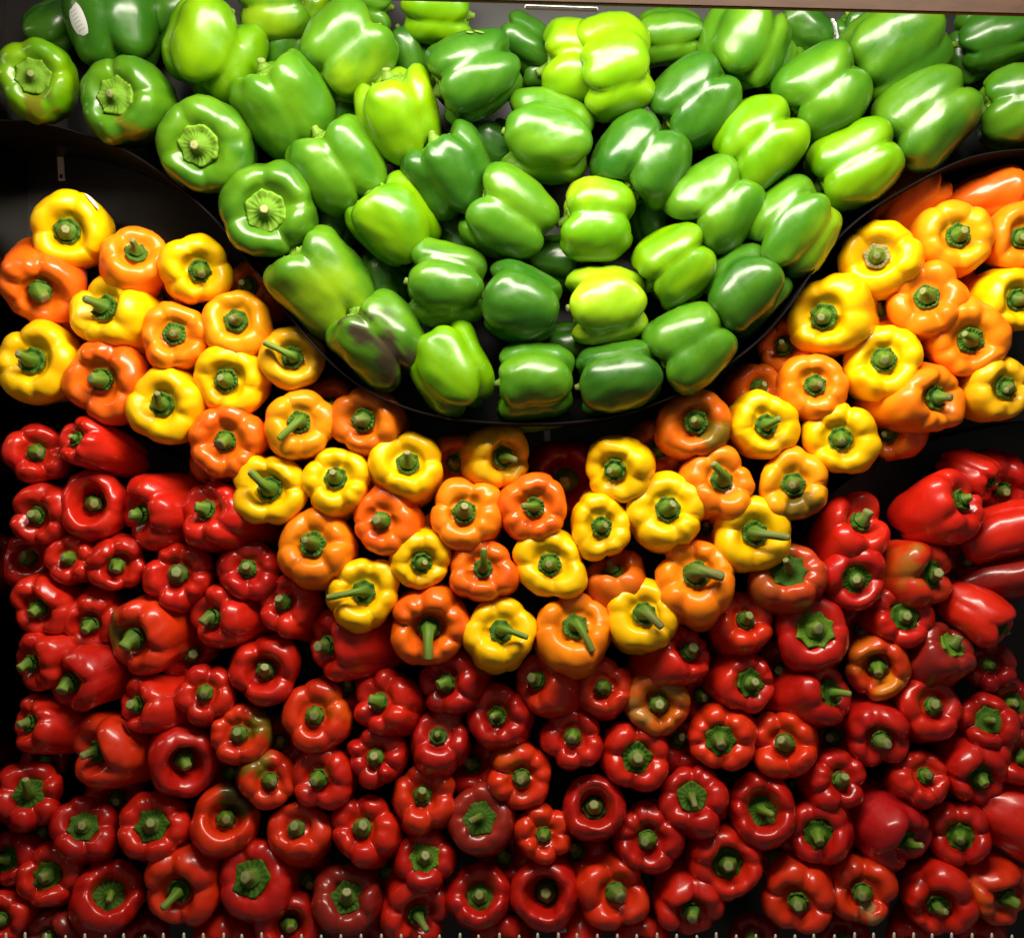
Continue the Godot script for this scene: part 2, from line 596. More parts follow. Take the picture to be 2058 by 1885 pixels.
func pts_of(o: Node3D) -> Array:
	var fm: ArrayMesh = (o.get_child(0) as MeshInstance3D).mesh
	var arr := fm.surface_get_arrays(0)
	return [arr[Mesh.ARRAY_VERTEX], arr[Mesh.ARRAY_NORMAL]]


func sticker(o: Node3D, b: Basis, at: Vector3, skin: Array, s: Array) -> void:
	# s: x, v on the display, half width, half height, style; laid on the skin where it shows there
	var best := 0
	var score := -1e9
	for i in skin[0].size():
		var p: Vector3 = at + b * skin[0][i]
		# line of sight from in front of the display
		var toward := Vector3(0, 0, 1.45) - p
		var q := p + toward * ((.15 - p.z) / toward.z)
		var facing: float = (b * skin[1][i]).dot(toward.normalized())
		var d := Vector2(q.x - s[0], q.y - s[1]).length()
		var sc := -d - (1.0 if facing < .05 else 0.0)
		if sc > score:
			score = sc
			best = i
	var nrm: Vector3 = skin[1][best]
	var c: Vector3 = skin[0][best] + nrm * .0022
	var upv := b.inverse() * Vector3(0, 1, 0).rotated(Vector3(0, 0, 1), s[5])
	var v := (upv - nrm * upv.dot(nrm)).normalized()
	var u := v.cross(nrm)
	var st := tool()
	st.set_smooth_group(-1)
	var pos := func(r: float, th: float) -> Array:
		var x: float = cos(th) * r
		var y: float = sin(th) * r
		var torn: float = 1.0 if s[4] != 4 else .8 + .25 * sin(th * 3.0 + 1.0) + .1 * sin(th * 7.0)
		var crump: float = .0 if s[4] != 1 else .0012 * sin(x * 9.0) * cos(y * 7.0)
		var dd := Vector2(x * s[2], y * s[3]) * torn
		return [c + u * dd.x + v * dd.y - nrm * (dd.length_squared() * 8.0 - crump), Vector2(.5 + x * .5, .5 - y * .5)]
	for ring in 4:
		for k in 24:
			var r0 := ring / 4.0
			var r1 := (ring + 1) / 4.0
			var t0 := k * TAU / 24
			var t1 := (k + 1) * TAU / 24
			for e in [[r0, t0], [r1, t1], [r1, t0], [r0, t0], [r0, t1], [r1, t1]]:
				var pp: Array = pos.call(e[0], e[1])
				st.set_uv(pp[1])
				st.add_vertex(pp[0])
	st.generate_normals()
	var m := mat(Color(.72, .72, .70), .4)
	m.albedo_color = Color.WHITE
	m.albedo_texture = label_print(s[4])
	var p := part("sticker", st.commit(), m, o)
	p.set_meta("label", ["oval white fruit sticker", "crumpled pale sticker", "thin white sticker", "round clear sticker with pale ring", "torn white barcode sticker", "thin white sticker on shoulder", "small tan printed marks"][s[4]])


func label_print(style: int) -> ImageTexture:
	var im := Image.create(64, 64, false, Image.FORMAT_RGB8)
	im.fill(Color(.86, .86, .85))
	if style == 0 or style == 5:
		for y in range(14, 52, 7): im.fill_rect(Rect2i(16, y, 32 - (y * 5) % 9, 2), Color(.72, .72, .74))
	elif style == 1:
		for y in range(8, 60, 11): im.fill_rect(Rect2i(10, y, 44, 3), Color(.6, .6, .62))
	elif style == 3:
		im.fill(Color(.62, .10, .09))
		for y in 64:
			for x in 64:
				var d := Vector2(x - 32, y - 32).length()
				if (d > 20 and d < 31) or (absf(x - y) < 4 and d < 16) or (absf(x + y - 64) < 3 and d < 16): im.set_pixel(x, y, Color(.80, .50, .48))
	elif style == 4:
		for x in range(20, 50, 4): im.fill_rect(Rect2i(x, 14, 1 + (x / 4) % 3, 36), Color(.08, .08, .09))
	elif style == 6:
		im.fill(Color(.42, .50, .20))
	return ImageTexture.create_from_image(im)


func rows() -> Array:
	# tone, x, v, w of the blossom end, stem axis, radius, length, lobes, groove depth, pit depth, options, label
	return [
		["gb", -0.6156, 0.5048, 0.1013, 0.1802, -0.1477, 0.9725, 0.0522, 0.1044, 4, 0.6, 0.2664, {"cal": 0.4048, "stub": 1, "patch": [[-85, [0.13, 0.135, 0.005], 0.5, 0.18, 0.9]]}, "bright green bell pepper, flat cap with broad green calyx facing out"],  # patch paints orange light bounced from the peppers below into the skin
		["gm", -0.4798, 0.4754, 0.0802, -0.1322, -0.0816, 0.9879, 0.0577, 0.127, 4, 0.6, 0.2664, {"cal": 0.4048, "stub": 1, "patch": [[-85, [0.13, 0.135, 0.005], 0.5, 0.18, 0.9]]}, "green bell pepper, stem cap facing out, orange blush underneath"],  # the orange blush is bounce light painted into the underside colour
		["gm", -0.3839, 0.4405, 0.0852, -0.0522, -0.3168, 0.9471, 0.0646, 0.1292, 4, 0.5, 0.222, {"cal": 0.3864, "stub": 1}, "green bell pepper, large, stem cap facing out with pale toothed calyx"],
		["gm", -0.3153, 0.3449, 0.0811, 0.0706, -0.1985, 0.9776, 0.0653, 0.1305, 4, 0.7, 0.2516, {"cal": 0.3864, "stub": 1}, "green bell pepper, large knobbly cap facing out, five bulging lobes round the stem"],
		["gd", -0.5066, 0.5222, 0.1408, -0.0903, 0.9958, -0.0139, 0.0648, 0.1183, 3, 0.92, 0.32, {"lie": 1, "roll": 0, "stick": [[-0.5593, 0.5786, 0.0138, 0.0217, 0, 0.22]]}, "dark green bell pepper, glossy flank with an oval white sticker"],
		["gb", -0.4126, 0.4891, 0.1494, 0.4347, 0.9005, 0.0112, 0.0669, 0.1143, 4, 0.92, 0.32, {"lie": 1, "roll": 0.5}, "bright green bell pepper, squarish, blocky end facing out"],
		["gd", -0.4869, 0.577, 0.1052, 0.8063, 0.5915, -0.0049, 0.0486, 0.0895, 4, 0.92, 0.32, {"lie": 1, "roll": 0.4}, "dark green bell pepper, half hidden behind a bright squarish one"],
		["gm", -0.3582, 0.6027, 0.1374, 0.9748, 0.1584, -0.1574, 0.0496, 0.0941, 4, 0.92, 0.32, {"lie": 1, "roll": 0.3, "patch": [[-60, [0.17, 0.3, 0.004], 0.85, 0.22, 0.3]]}, "green bell pepper, yellowish underside, cut off by the top edge"],
		["gy", -0.2775, 0.5913, 0.0896, 0.2494, 0.8986, 0.361, 0.0319, 0.0577, 4, 0.92, 0.32, {"lie": 1, "roll": 0.3}, "yellow green bell pepper, small yellowish lump peeping from behind others"],
		["gm", -0.2546, 0.4988, 0.1571, 0.7294, 0.6727, -0.1247, 0.0622, 0.1143, 4, 0.92, 0.32, {"lie": 1, "roll": 0.1, "patch": [[-60, [0.17, 0.3, 0.004], 0.85, 0.22, 0.3]]}, "green bell pepper, rounded with a pale yellow lower tip"],
		["gm", -0.2379, 0.6089, 0.136, 0.989, 0, -0.148, 0.0404, 0.0815, 4, 0.92, 0.32, {"lie": 1, "roll": 0.4}, "green bell pepper, only its lower half shows under the top edge"],
		["gb", -0.1444, 0.5969, 0.1335, 0.9973, 0, -0.0736, 0.0459, 0.0941, 4, 0.92, 0.32, {"lie": 1, "roll": 0.5}, "bright green bell pepper, plain pale flank high up behind the printed one"],
		["gm", -0.2747, 0.4214, 0.119, -0.3597, 0.7788, 0.5139, 0.0615, 0.1205, 3, 0.92, 0.32, {"lie": 1, "roll": 0}, "green bell pepper, two long lobes split by a slanting groove, yellowish shoulder"],
		["gy", -0.1266, 0.4086, 0.1205, -0.2834, 0.8165, 0.503, 0.0633, 0.1174, 4, 0.92, 0.32, {"lie": 1, "roll": 0.35}, "yellow green bell pepper, big yellow green, broad white glare on its flank"],
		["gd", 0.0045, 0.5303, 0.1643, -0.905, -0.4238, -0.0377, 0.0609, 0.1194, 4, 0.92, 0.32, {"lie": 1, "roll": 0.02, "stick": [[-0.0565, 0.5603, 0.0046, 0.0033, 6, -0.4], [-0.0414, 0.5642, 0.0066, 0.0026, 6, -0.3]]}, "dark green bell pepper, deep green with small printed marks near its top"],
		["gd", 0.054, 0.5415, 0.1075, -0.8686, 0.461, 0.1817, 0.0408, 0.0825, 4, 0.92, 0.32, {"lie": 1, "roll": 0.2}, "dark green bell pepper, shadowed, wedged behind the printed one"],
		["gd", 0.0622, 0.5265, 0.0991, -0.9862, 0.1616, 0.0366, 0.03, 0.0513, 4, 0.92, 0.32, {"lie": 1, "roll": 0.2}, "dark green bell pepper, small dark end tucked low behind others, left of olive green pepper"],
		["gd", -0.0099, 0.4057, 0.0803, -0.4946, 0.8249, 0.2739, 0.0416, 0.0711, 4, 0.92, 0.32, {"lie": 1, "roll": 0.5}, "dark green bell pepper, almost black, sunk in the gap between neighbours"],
		["gy", 0.1353, 0.5333, 0.1308, -0.9935, -0.1129, -0.0149, 0.0679, 0.1019, 4, 0.92, 0.32, {"lie": 1, "roll": 0}, "yellow green bell pepper, olive, two stacked lobes behind a bright one"],
		["gy", 0.1814, 0.5137, 0.1687, -0.9878, -0.0811, -0.133, 0.0673, 0.101, 4, 0.92, 0.32, {"lie": 1, "roll": 0.45}, "yellow green bell pepper, bright yellow green, square, strong glare across the middle"],
		["gm", 0.2548, 0.5718, 0.1269, -0.9876, 0, -0.1568, 0.0388, 0.0885, 4, 0.92, 0.32, {"lie": 1, "roll": 0.5}, "green bell pepper, shaded, low, with a wrinkled light streak, above smoky dark green pepper"],
		["gd", 0.2801, 0.5088, 0.1649, -0.7611, -0.5937, -0.2613, 0.0596, 0.1143, 3, 0.92, 0.32, {"lie": 1, "roll": 0}, "dark green bell pepper, smoky dark with greyish scuffed glare"],
		["gm", 0.2866, 0.497, 0.1499, 0.3178, 0.9482, 0.002, 0.0596, 0.0988, 4, 0.92, 0.32, {"lie": 1, "roll": 0.3}, "green bell pepper, blossom end out with a small dimple"],
		["gm", 0.3398, 0.5007, 0.1112, 0.2819, 0.9256, 0.2524, 0.0351, 0.0695, 4, 0.92, 0.32, {"lie": 1, "roll": 0.5}, "green bell pepper, narrow side lobe showing behind the dimpled one"],
		["gm", 0.4437, 0.5196, 0.1693, -0.7468, -0.5673, -0.3471, 0.0615, 0.1112, 3, 0.92, 0.32, {"lie": 1, "roll": 0}, "green bell pepper, deep groove running up to a notch, crinkled shine"],
		["gm", 0.5493, 0.5726, 0.1747, -0.8173, -0.4238, -0.3905, 0.0596, 0.1266, 4, 0.92, 0.32, {"lie": 1, "roll": 0.5, "showstem": 1}, "green bell pepper, large, stem nub low at one end, top hidden by the board"],
		["gd", 0.4804, 0.5634, 0.1007, -0.5803, 0.8007, 0.149, 0.0318, 0.0575, 4, 0.92, 0.32, {"lie": 1, "roll": 0.5, "stick": [[0.4154, 0.5655, 0.0105, 0.0171, 1, -0.5]]}, "dark green bell pepper, shadowed, crumpled pale sticker on it"],
		["gd", 0.6747, 0.5621, 0.1684, -0.9261, -0.0639, -0.3717, 0.0434, 0.0988, 4, 0.92, 0.32, {"lie": 1, "roll": 0.5, "showstem": 1}, "dark green bell pepper, stem end turned inward under the brown board"],
		["gm", 0.5812, 0.489, 0.171, -0.7337, -0.5833, -0.3485, 0.0633, 0.1205, 4, 0.92, 0.32, {"lie": 1, "roll": 0.05, "patch": [[-85, [0.13, 0.135, 0.005], 0.5, 0.18, 0.9]], "stick": [[0.4923, 0.4946, 0.0033, 0.0112, 5, -0.9]]}, "green bell pepper, large pale, deep lower notch, orange blush beneath"],  # blush beneath: reflected orange light put into the skin colour by the patch
		["gm", 0.6896, 0.4689, 0.164, -0.9452, -0.0426, -0.3236, 0.0542, 0.0865, 4, 0.92, 0.32, {"lie": 1, "roll": 0, "patch": [[-85, [0.13, 0.135, 0.005], 0.5, 0.18, 0.9]]}, "green bell pepper, two stacked lobes, orange stain below, cut by the frame"],  # the orange below is painted bounce light from the yellow band, no stain
		["gb", 0.3629, 0.452, 0.1662, -0.7497, -0.5983, -0.2828, 0.0622, 0.1143, 4, 0.92, 0.32, {"lie": 1, "roll": 0.02}, "bright green bell pepper, scuffed white glare on both lobes"],
		["gb", 0.4927, 0.4208, 0.1663, -0.8385, -0.4705, -0.275, 0.0571, 0.1186, 4, 0.92, 0.32, {"lie": 1, "roll": 0.05, "showstem": 1}, "bright green bell pepper, broad, thick stem showing at its lower notch"],
		["gd", 0.2001, 0.439, 0.1499, -0.5775, -0.8164, 0.0025, 0.0615, 0.1081, 3, 0.92, 0.32, {"lie": 1, "roll": 0.05, "showstem": 1}, "dark green bell pepper, with pale stem sticking out of its lower notch"],
		["gm", 0.1058, 0.4159, 0.1489, -0.9861, 0.165, 0.0181, 0.0607, 0.1186, 4, 0.92, 0.32, {"lie": 1, "roll": 0.4}, "green bell pepper, big blocky, long upper rib, lying level"],
		["gd", -0.054, 0.3361, 0.1301, -0.4468, 0.8196, 0.3587, 0.0607, 0.1112, 4, 0.92, 0.32, {"lie": 1, "roll": 0.5}, "dark green bell pepper, rounded, wobbly white glare"],
		["gm", -0.1921, 0.3447, 0.1314, -0.5263, 0.7856, 0.3254, 0.0578, 0.1143, 3, 0.92, 0.32, {"lie": 1, "roll": 0}, "green bell pepper, long, double ribbed, slanting down, left of rounded pepper with wobbly glare"],
		["gb", -0.1221, 0.2763, 0.1305, -0.577, 0.7421, 0.3411, 0.0571, 0.1143, 3, 0.92, 0.32, {"lie": 1, "roll": 0.45}, "bright green bell pepper, one thin lower lobe along its edge"],
		["gm", 0.0453, 0.2975, 0.1381, -0.8621, 0.4622, 0.2076, 0.0596, 0.1143, 4, 0.92, 0.32, {"lie": 1, "roll": 0.02}, "green bell pepper, two fat lobes and a notch at its lower end"],
		["gb", 0.1566, 0.3167, 0.1495, -0.9999, 0.0132, 0.0103, 0.0571, 0.0976, 4, 0.92, 0.32, {"lie": 1, "roll": 0.02, "patch": [[130, [0.26, 0.36, 0.006], 0.25, 0.14, 0.4]]}, "bright green bell pepper, two stacked lobes with a yellow patch on one shoulder"],
		["gm", 0.3015, 0.3802, 0.1596, -0.7151, -0.6763, -0.1767, 0.0596, 0.1081, 3, 0.92, 0.32, {"lie": 1, "roll": 0}, "green bell pepper, soft sheen, notches at both ends of its groove"],
		["gm", 0.4004, 0.3525, 0.1649, -0.6587, -0.7059, -0.2604, 0.0615, 0.1143, 4, 0.92, 0.32, {"lie": 1, "roll": 0.4, "patch": [[-60, [0.17, 0.3, 0.004], 0.85, 0.22, 0.3]]}, "green bell pepper, dark flat facet, yellowish lower end at the divider"],
		["gb", 0.2532, 0.2915, 0.1581, -0.8013, -0.5774, -0.1566, 0.0571, 0.1038, 4, 0.92, 0.32, {"lie": 1, "roll": 0.02}, "bright green bell pepper, pair of lobes with streaky shine"],
		["gd", 0.3436, 0.2593, 0.1651, -0.776, -0.5653, -0.2796, 0.056, 0.1081, 3, 0.92, 0.32, {"lie": 1, "roll": 0.45}, "dark green bell pepper, smooth, thin glare along its upper rim"],
		["gm", -0.2099, 0.1883, 0.1277, -0.5605, 0.7571, 0.3357, 0.0615, 0.1328, 3, 0.92, 0.32, {"lie": 1, "roll": 0.05, "patch": [[-60, [0.17, 0.3, 0.004], 0.85, 0.22, 0.3]]}, "green bell pepper, very long, yellow tinged lobes, lying against the divider"],
		["gm", -0.0333, 0.2328, 0.1458, -0.993, 0.0857, 0.0809, 0.0549, 0.105, 4, 0.92, 0.32, {"lie": 1, "roll": 0.4}, "green bell pepper, squat, curled little lobe at one end, left of dark glossy green pepper"],
		["gd", 0.0617, 0.2019, 0.1487, -0.9784, 0.2052, 0.0246, 0.0578, 0.1019, 4, 0.92, 0.32, {"lie": 1, "roll": 0.4}, "dark green bell pepper, glossy, notched at one end"],
		["gY", 0.1737, 0.2166, 0.151, -0.9964, -0.0826, -0.019, 0.056, 0.1019, 4, 0.92, 0.32, {"lie": 1, "roll": 0.45}, "pale yellow green bell pepper, palest, almost yellow, washed out by glare"],
		["gm", 0.2791, 0.1863, 0.1569, -0.8359, -0.5345, -0.1248, 0.056, 0.1112, 3, 0.92, 0.32, {"lie": 1, "roll": 0.03}, "green bell pepper, sleek twin lobes with a long bright streak"],
		["gp", -0.1368, 0.1176, 0.1337, -0.5836, 0.768, 0.2637, 0.0596, 0.1236, 3, 0.92, 0.32, {"lie": 1, "roll": 0.05, "patch": [[999, [0.045, 0.032, 0.018], 0.55, 0.2, 0.84]]}, "green bell pepper, with brown purple bruise along its groove"],
		["gb", -0.0505, 0.079, 0.1554, -0.4957, 0.8634, -0.094, 0.056, 0.1143, 4, 0.92, 0.32, {"lie": 1, "roll": 0.5}, "bright green bell pepper, blunt end tilted out, second lobe behind, right of bruised green pepper"],
		["gm", 0.0821, 0.1106, 0.1512, -0.9997, 0, -0.0227, 0.0506, 0.105, 4, 0.92, 0.32, {"lie": 1, "roll": 0.5}, "green bell pepper, lowest, lying level on the divider rim"],
		["gm", 0.0773, 0.0831, 0.0911, -0.9991, -0.0348, -0.0233, 0.034, 0.0969, 4, 0.92, 0.32, {"lie": 1, "roll": 0.5}, "green bell pepper, shadowed flank under the lowest level one, below lowest level green pepper"],
		["gd", 0.1922, 0.1289, 0.1539, -0.9749, -0.2115, -0.0697, 0.0524, 0.1112, 4, 0.92, 0.32, {"lie": 1, "roll": 0.35}, "dark green bell pepper, slanting, single notch at its upper end, above yellow pepper tipped down"],
		["y", -0.6059, 0.3369, 0.016, 0.1958, -0.2069, 0.9586, 0.0553, 0.1438, 3, 0.6668, 0.37, {"stick": [[-0.5455, 0.3463, 0.0033, 0.0131, 2, 0.75]]}, "yellow bell pepper, three fat lobes, thin white sticker on its rim"],
		["o", -0.5282, 0.2349, 0.0484, 0.3438, 0.4353, 0.8321, 0.0478, 0.1196, 4, 0.772, 0.296, {"stem": [0.0013, 0.0093, 0.0167]}, "orange bell pepper, stubby pale stem standing up, right of yellow pepper with rim sticker"],
		["y", -0.4623, 0.2826, 0.0427, 0.4855, -0.2107, 0.8485, 0.0478, 0.1244, 4, 0.6574, 0.333, {}, "yellow bell pepper, dimpled, lobes of uneven size, low tail of orange"],
		["ro", -0.6578, 0.2914, 0.0335, 0.3279, -0.464, 0.8229, 0.0546, 0.1419, 4, 0.7213, 0.333, {}, "deep orange bell pepper, broad dark stem at its centre, above large curled yellow pepper"],
		["y", -0.4967, 0.1792, 0.0192, -0.2678, 0.2391, 0.9333, 0.0579, 0.1448, 4, 0.8143, 0.333, {"stem": [-0.012, 0.0053, 0.0227]}, "yellow bell pepper, glaring flank, stem leaning out, below right of yellow pepper with rim sticker"],
		["o", -0.4675, 0.1735, 0.0261, 0.2343, 0.0201, 0.972, 0.0497, 0.1292, 5, 0.5983, 0.296, {}, "orange bell pepper, five even lobes, just above right of the large deep orange hollow pepper"],
		["oy", -0.374, 0.1683, 0.0239, 0.119, 0.2076, 0.971, 0.0508, 0.1321, 4, 0.5878, 0.3108, {"stem": [0, -0.0027, 0.0207]}, "orange yellow bell pepper, pale stem and toothed green collar, orange yellow"],
		["do", -0.3246, 0.2278, -0.0043, -0.3229, 0.1839, 0.9284, 0.0465, 0.1117, 4, 0.6327, 0.3108, {}, "dark orange bell pepper, shadowed, sunk beside the divider"],
		["y", -0.6225, 0.1336, 0.0195, -0.0312, 0.0669, 0.9973, 0.0568, 0.1363, 4, 0.7769, 0.37, {"stem": [-0.004, 0.0053, 0.0238]}, "yellow bell pepper, large yellow, deep curled lobe, resting by the side panel"],
		["ro", -0.5354, 0.1249, 0.0252, -0.0048, -0.0757, 0.9971, 0.0568, 0.1306, 4, 0.7366, 0.37, {}, "deep orange bell pepper, large deep orange, wide hollow round the stem"],
		["y", -0.4519, 0.0844, 0.0295, -0.0383, -0.0004, 0.9993, 0.0516, 0.1238, 4, 0.635, 0.333, {"stem": [0.0027, 0.012, 0.0216]}, "yellow bell pepper, stem bent upward, body running into shade, above heart shaped red pepper"],
		["y", -0.3736, 0.132, 0.0234, 0.0109, -0.1391, 0.9902, 0.0501, 0.1302, 4, 0.6602, 0.3108, {}, "yellow bell pepper, wide smooth brow and toothed green collar, above square deep orange pepper"],
		["yd", -0.3166, 0.1472, 0.0326, 0.2731, -0.0155, 0.9619, 0.0471, 0.1224, 4, 0.6189, 0.3108, {"rs": 0.8, "stem": [-0.032, 0.016, 0.019]}, "golden yellow bell pepper, long thin stem pointing up towards the corner"],
		["ro", -0.3871, 0.0399, 0.0198, 0.1085, -0.0266, 0.9937, 0.0516, 0.1341, 5, 0.6946, 0.333, {}, "deep orange bell pepper, square outline, five bulges"],
		["oy", -0.3077, 0.0418, 0.0307, 0.2624, 0.1643, 0.9509, 0.0486, 0.1263, 6, 0.5827, 0.259, {"rs": 0.95, "showstem": 1, "stem": [-0.0214, -0.0227, 0.0194]}, "orange yellow bell pepper, long thick stem pointing down across it"],
		["od", -0.1767, 0.0625, 0.0218, -0.1417, 0.0109, 0.9899, 0.0508, 0.1321, 4, 0.7586, 0.3108, {}, "dull orange bell pepper, orange, in half shade under the bruised green one"],
		["y", -0.3238, -0.0277, 0.0194, 0.0671, 0.0186, 0.9976, 0.0516, 0.1341, 4, 0.756, 0.333, {"stem": [-0.0187, 0.0214, 0.0216]}, "yellow bell pepper, four deep cut lobes, stem pointing upward"],
		["y", -0.2285, -0.037, 0.0281, -0.0104, 0.2174, 0.976, 0.0486, 0.1263, 5, 0.812, 0.296, {}, "yellow bell pepper, pale streaks near the stem, just above the large light orange pepper"],
		["y", -0.1472, -0.0324, 0.0293, 0.0969, 0.3414, 0.9349, 0.0501, 0.1302, 4, 0.672, 0.333, {}, "yellow bell pepper, brown line down its upper lobe"],
		["yd", -0.0637, 0.017, 0.0174, 0.4611, -0.0106, 0.8873, 0.0486, 0.1263, 4, 0.8278, 0.333, {"stem": [0.0135, -0.0041, 0.0181]}, "golden yellow bell pepper, shaded, bent lobe, stem dark in the hollow"],
		["o", -0.2596, -0.135, 0.0142, 0.0056, 0.277, 0.9608, 0.0561, 0.1457, 6, 0.7687, 0.259, {"stem": [-0.0053, 0.0053, 0.0226]}, "orange bell pepper, large light orange, six shallow bulges"],
		["ro", -0.1565, -0.0764, 0.0315, -0.1237, 0.0806, 0.989, 0.0463, 0.1205, 5, 0.504, 0.259, {}, "deep orange bell pepper, tight even lobes, toothed collar, right of large light orange pepper"],
		["o", -0.0609, -0.0854, 0.0223, -0.0101, 0.2386, 0.9711, 0.0516, 0.1341, 5, 0.8292, 0.296, {}, "orange bell pepper, toothed dark collar, leaning lobes, above orange pepper with upright slim stem"],
		["ro", 0.0317, -0.0613, 0.0229, -0.0221, 0.0959, 0.9951, 0.0501, 0.1302, 5, 0.5761, 0.333, {"stem": [-0.0147, 0.002, 0.0209]}, "deep orange bell pepper, vivid orange, pale dry stem lying sideways"],
		["y", 0.1697, 0.0179, 0.0439, -0.3383, -0.181, 0.9235, 0.0478, 0.1148, 5, 0.672, 0.259, {"showstem": 1}, "yellow bell pepper, small bumpy lobes, stem end tipped down"],
		["do", 0.1757, 0.0283, -0.0096, 0.2139, -0.018, 0.9767, 0.0427, 0.1109, 4, 0.6489, 0.3108, {}, "dark orange bell pepper, lost in shade behind a tipped yellow one"],
		["y", 0.1122, -0.0811, 0.0338, 0.0409, 0.0565, 0.9976, 0.0448, 0.1166, 5, 0.756, 0.259, {}, "yellow bell pepper, five deep lobes, tiny dark scratch at top"],
		["y", 0.2115, -0.0772, 0.0207, -0.0708, 0.1984, 0.9776, 0.0546, 0.1364, 5, 0.756, 0.2664, {}, "yellow bell pepper, large yellow, pale green collar, long lower lobes"],
		["y", -0.1439, -0.1077, 0.0392, 0.2508, -0.14, 0.9579, 0.0441, 0.1147, 4, 0.714, 0.296, {}, "yellow bell pepper, smaller yellow, pointed upper lobe, left of orange pepper with upright slim stem"],
		["ro", -0.0478, -0.1576, 0.0324, 0.0893, 0.2502, 0.9641, 0.0471, 0.1224, 6, 0.8309, 0.259, {"rs": 0.9, "stem": [0.0013, 0.0254, 0.0191]}, "deep orange bell pepper, orange, slim stem standing straight up"],
		["y", 0.0502, -0.1412, 0.0285, -0.0083, 0.1516, 0.9884, 0.0501, 0.1252, 4, 0.7796, 0.333, {}, "yellow bell pepper, glowing lower lobe, small centred stem, just left of the shaded orange pepper"],
		["do", 0.1628, -0.2316, 0.0586, -0.2619, 0.8724, 0.4128, 0.0466, 0.1212, 4, 0.6815, 0.37, {}, "dark orange bell pepper, orange, lower in shade, stem hidden at top"],
		["o", 0.2698, -0.1918, 0.018, -0.2145, 0.3948, 0.8934, 0.0583, 0.1516, 7, 0.8248, 0.259, {"rs": 1.1, "showstem": 1, "stem": [0.0294, -0.0027, 0.0219]}, "orange bell pepper, large orange, thick stem pointing sideways, pale scuff"],
		["y", -0.2105, -0.1846, 0.0242, 0.143, 0.2045, 0.9684, 0.0508, 0.1321, 5, 0.714, 0.3108, {"rs": 0.8, "stem": [-0.0427, -0.0053, 0.0207]}, "yellow bell pepper, very long stem lying across it level"],
		["ro", -0.1094, -0.2029, 0.0096, 0.0051, -0.0506, 0.9987, 0.0561, 0.1457, 5, 0.738, 0.54, {"rs": 1.1, "showstem": 1, "stem": [0.0013, -0.0347, 0.0235]}, "deep orange bell pepper, deep dark hollow, thick stem hanging down"],
		["y", -0.0227, -0.2539, 0.0297, 0.0682, 0.3559, 0.932, 0.0501, 0.1302, 6, 0.7911, 0.259, {"rs": 0.75, "stem": [0.0334, -0.0053, 0.0196]}, "yellow bell pepper, thin brown stem pointing sideways"],
		["o", 0.0755, -0.2727, 0.0259, 0.0495, 0.5015, 0.8638, 0.0561, 0.1457, 6, 0.6501, 0.259, {"rs": 0.8, "stem": [0.02, -0.0294, 0.0203]}, "orange bell pepper, thin stem slanting down over a lobe"],
		["y", 0.177, -0.229, 0.0271, -0.0377, 0.3355, 0.9413, 0.0508, 0.1321, 5, 0.672, 0.296, {"stem": [0.0187, -0.0147, 0.0201]}, "yellow bell pepper, dark stem hooked downward"],
		["do", 0.5054, 0.3287, 0.0634, 0.5958, 0.6863, 0.4172, 0.0418, 0.1035, 4, 0.84, 0.32, {"lie": 1, "roll": 0.5}, "dark orange bell pepper, amber flank half hidden behind the divider rim"],
		["ro", 0.5927, 0.3571, 0.0816, 0.8723, 0.1686, 0.4591, 0.0355, 0.102, 4, 0.84, 0.32, {"lie": 1, "roll": 0.4}, "deep orange bell pepper, red orange flank lying on its side"],
		["y", 0.5251, 0.2721, 0.0237, -0.391, 0.0479, 0.9192, 0.0538, 0.1399, 4, 0.6227, 0.407, {"tan": 1}, "yellow bell pepper, dried tan calyx, wide smooth rim"],
		["oy", 0.5873, 0.3043, 0.0229, -0.05, -0.0005, 0.9987, 0.0523, 0.1308, 5, 0.6906, 0.3108, {}, "orange yellow bell pepper, glossy, body running down into shade, above orange pepper with wispy stem"],
		["o", 0.6748, 0.3218, 0.0358, -0.0978, -0.1883, 0.9772, 0.0448, 0.1166, 4, 0.6079, 0.3108, {}, "orange bell pepper, cut by the frame, calyx at its edge"],
		["y", 0.4835, 0.2141, 0.0292, -0.569, -0.112, 0.8147, 0.0576, 0.1496, 4, 0.6738, 0.333, {}, "yellow bell pepper, biggest yellow, thumb dent above its stem"],
		["o", 0.5749, 0.201, 0.0205, -0.2738, 0.1728, 0.9461, 0.0538, 0.1399, 6, 0.8297, 0.2664, {}, "orange bell pepper, six plump even bulges"],
		["y", 0.649, 0.2349, 0.0316, 0.0967, -0.1266, 0.9872, 0.0463, 0.1205, 4, 0.6603, 0.333, {}, "yellow bell pepper, cut by the frame, above right of orange pepper with wispy stem"],
		["o", 0.6199, 0.1958, 0.0174, -0.1755, -0.2173, 0.9602, 0.0546, 0.1419, 5, 0.5737, 0.3108, {"stem": [-0.0187, 0.0053, 0.022]}, "orange bell pepper, wispy stem leaning over its rim"],
		["y", 0.5152, 0.1307, 0.0182, -0.2427, 0.0887, 0.9661, 0.0538, 0.1399, 5, 0.672, 0.3108, {}, "yellow bell pepper, five rounded lobes, pointed stem tip, above left of orange pepper tipped sideways"],
		["o", 0.4099, 0.1043, 0.0314, -0.1353, 0.0464, 0.9897, 0.0463, 0.1205, 5, 0.5832, 0.3108, {}, "orange bell pepper, smaller orange, mottled collar, beneath the biggest yellow"],
		["o", 0.5043, 0.0884, 0.0359, 0.4148, 0.0374, 0.9092, 0.0531, 0.1274, 5, 0.6168, 0.296, {}, "orange bell pepper, tipped sideways with a smooth long flank"],
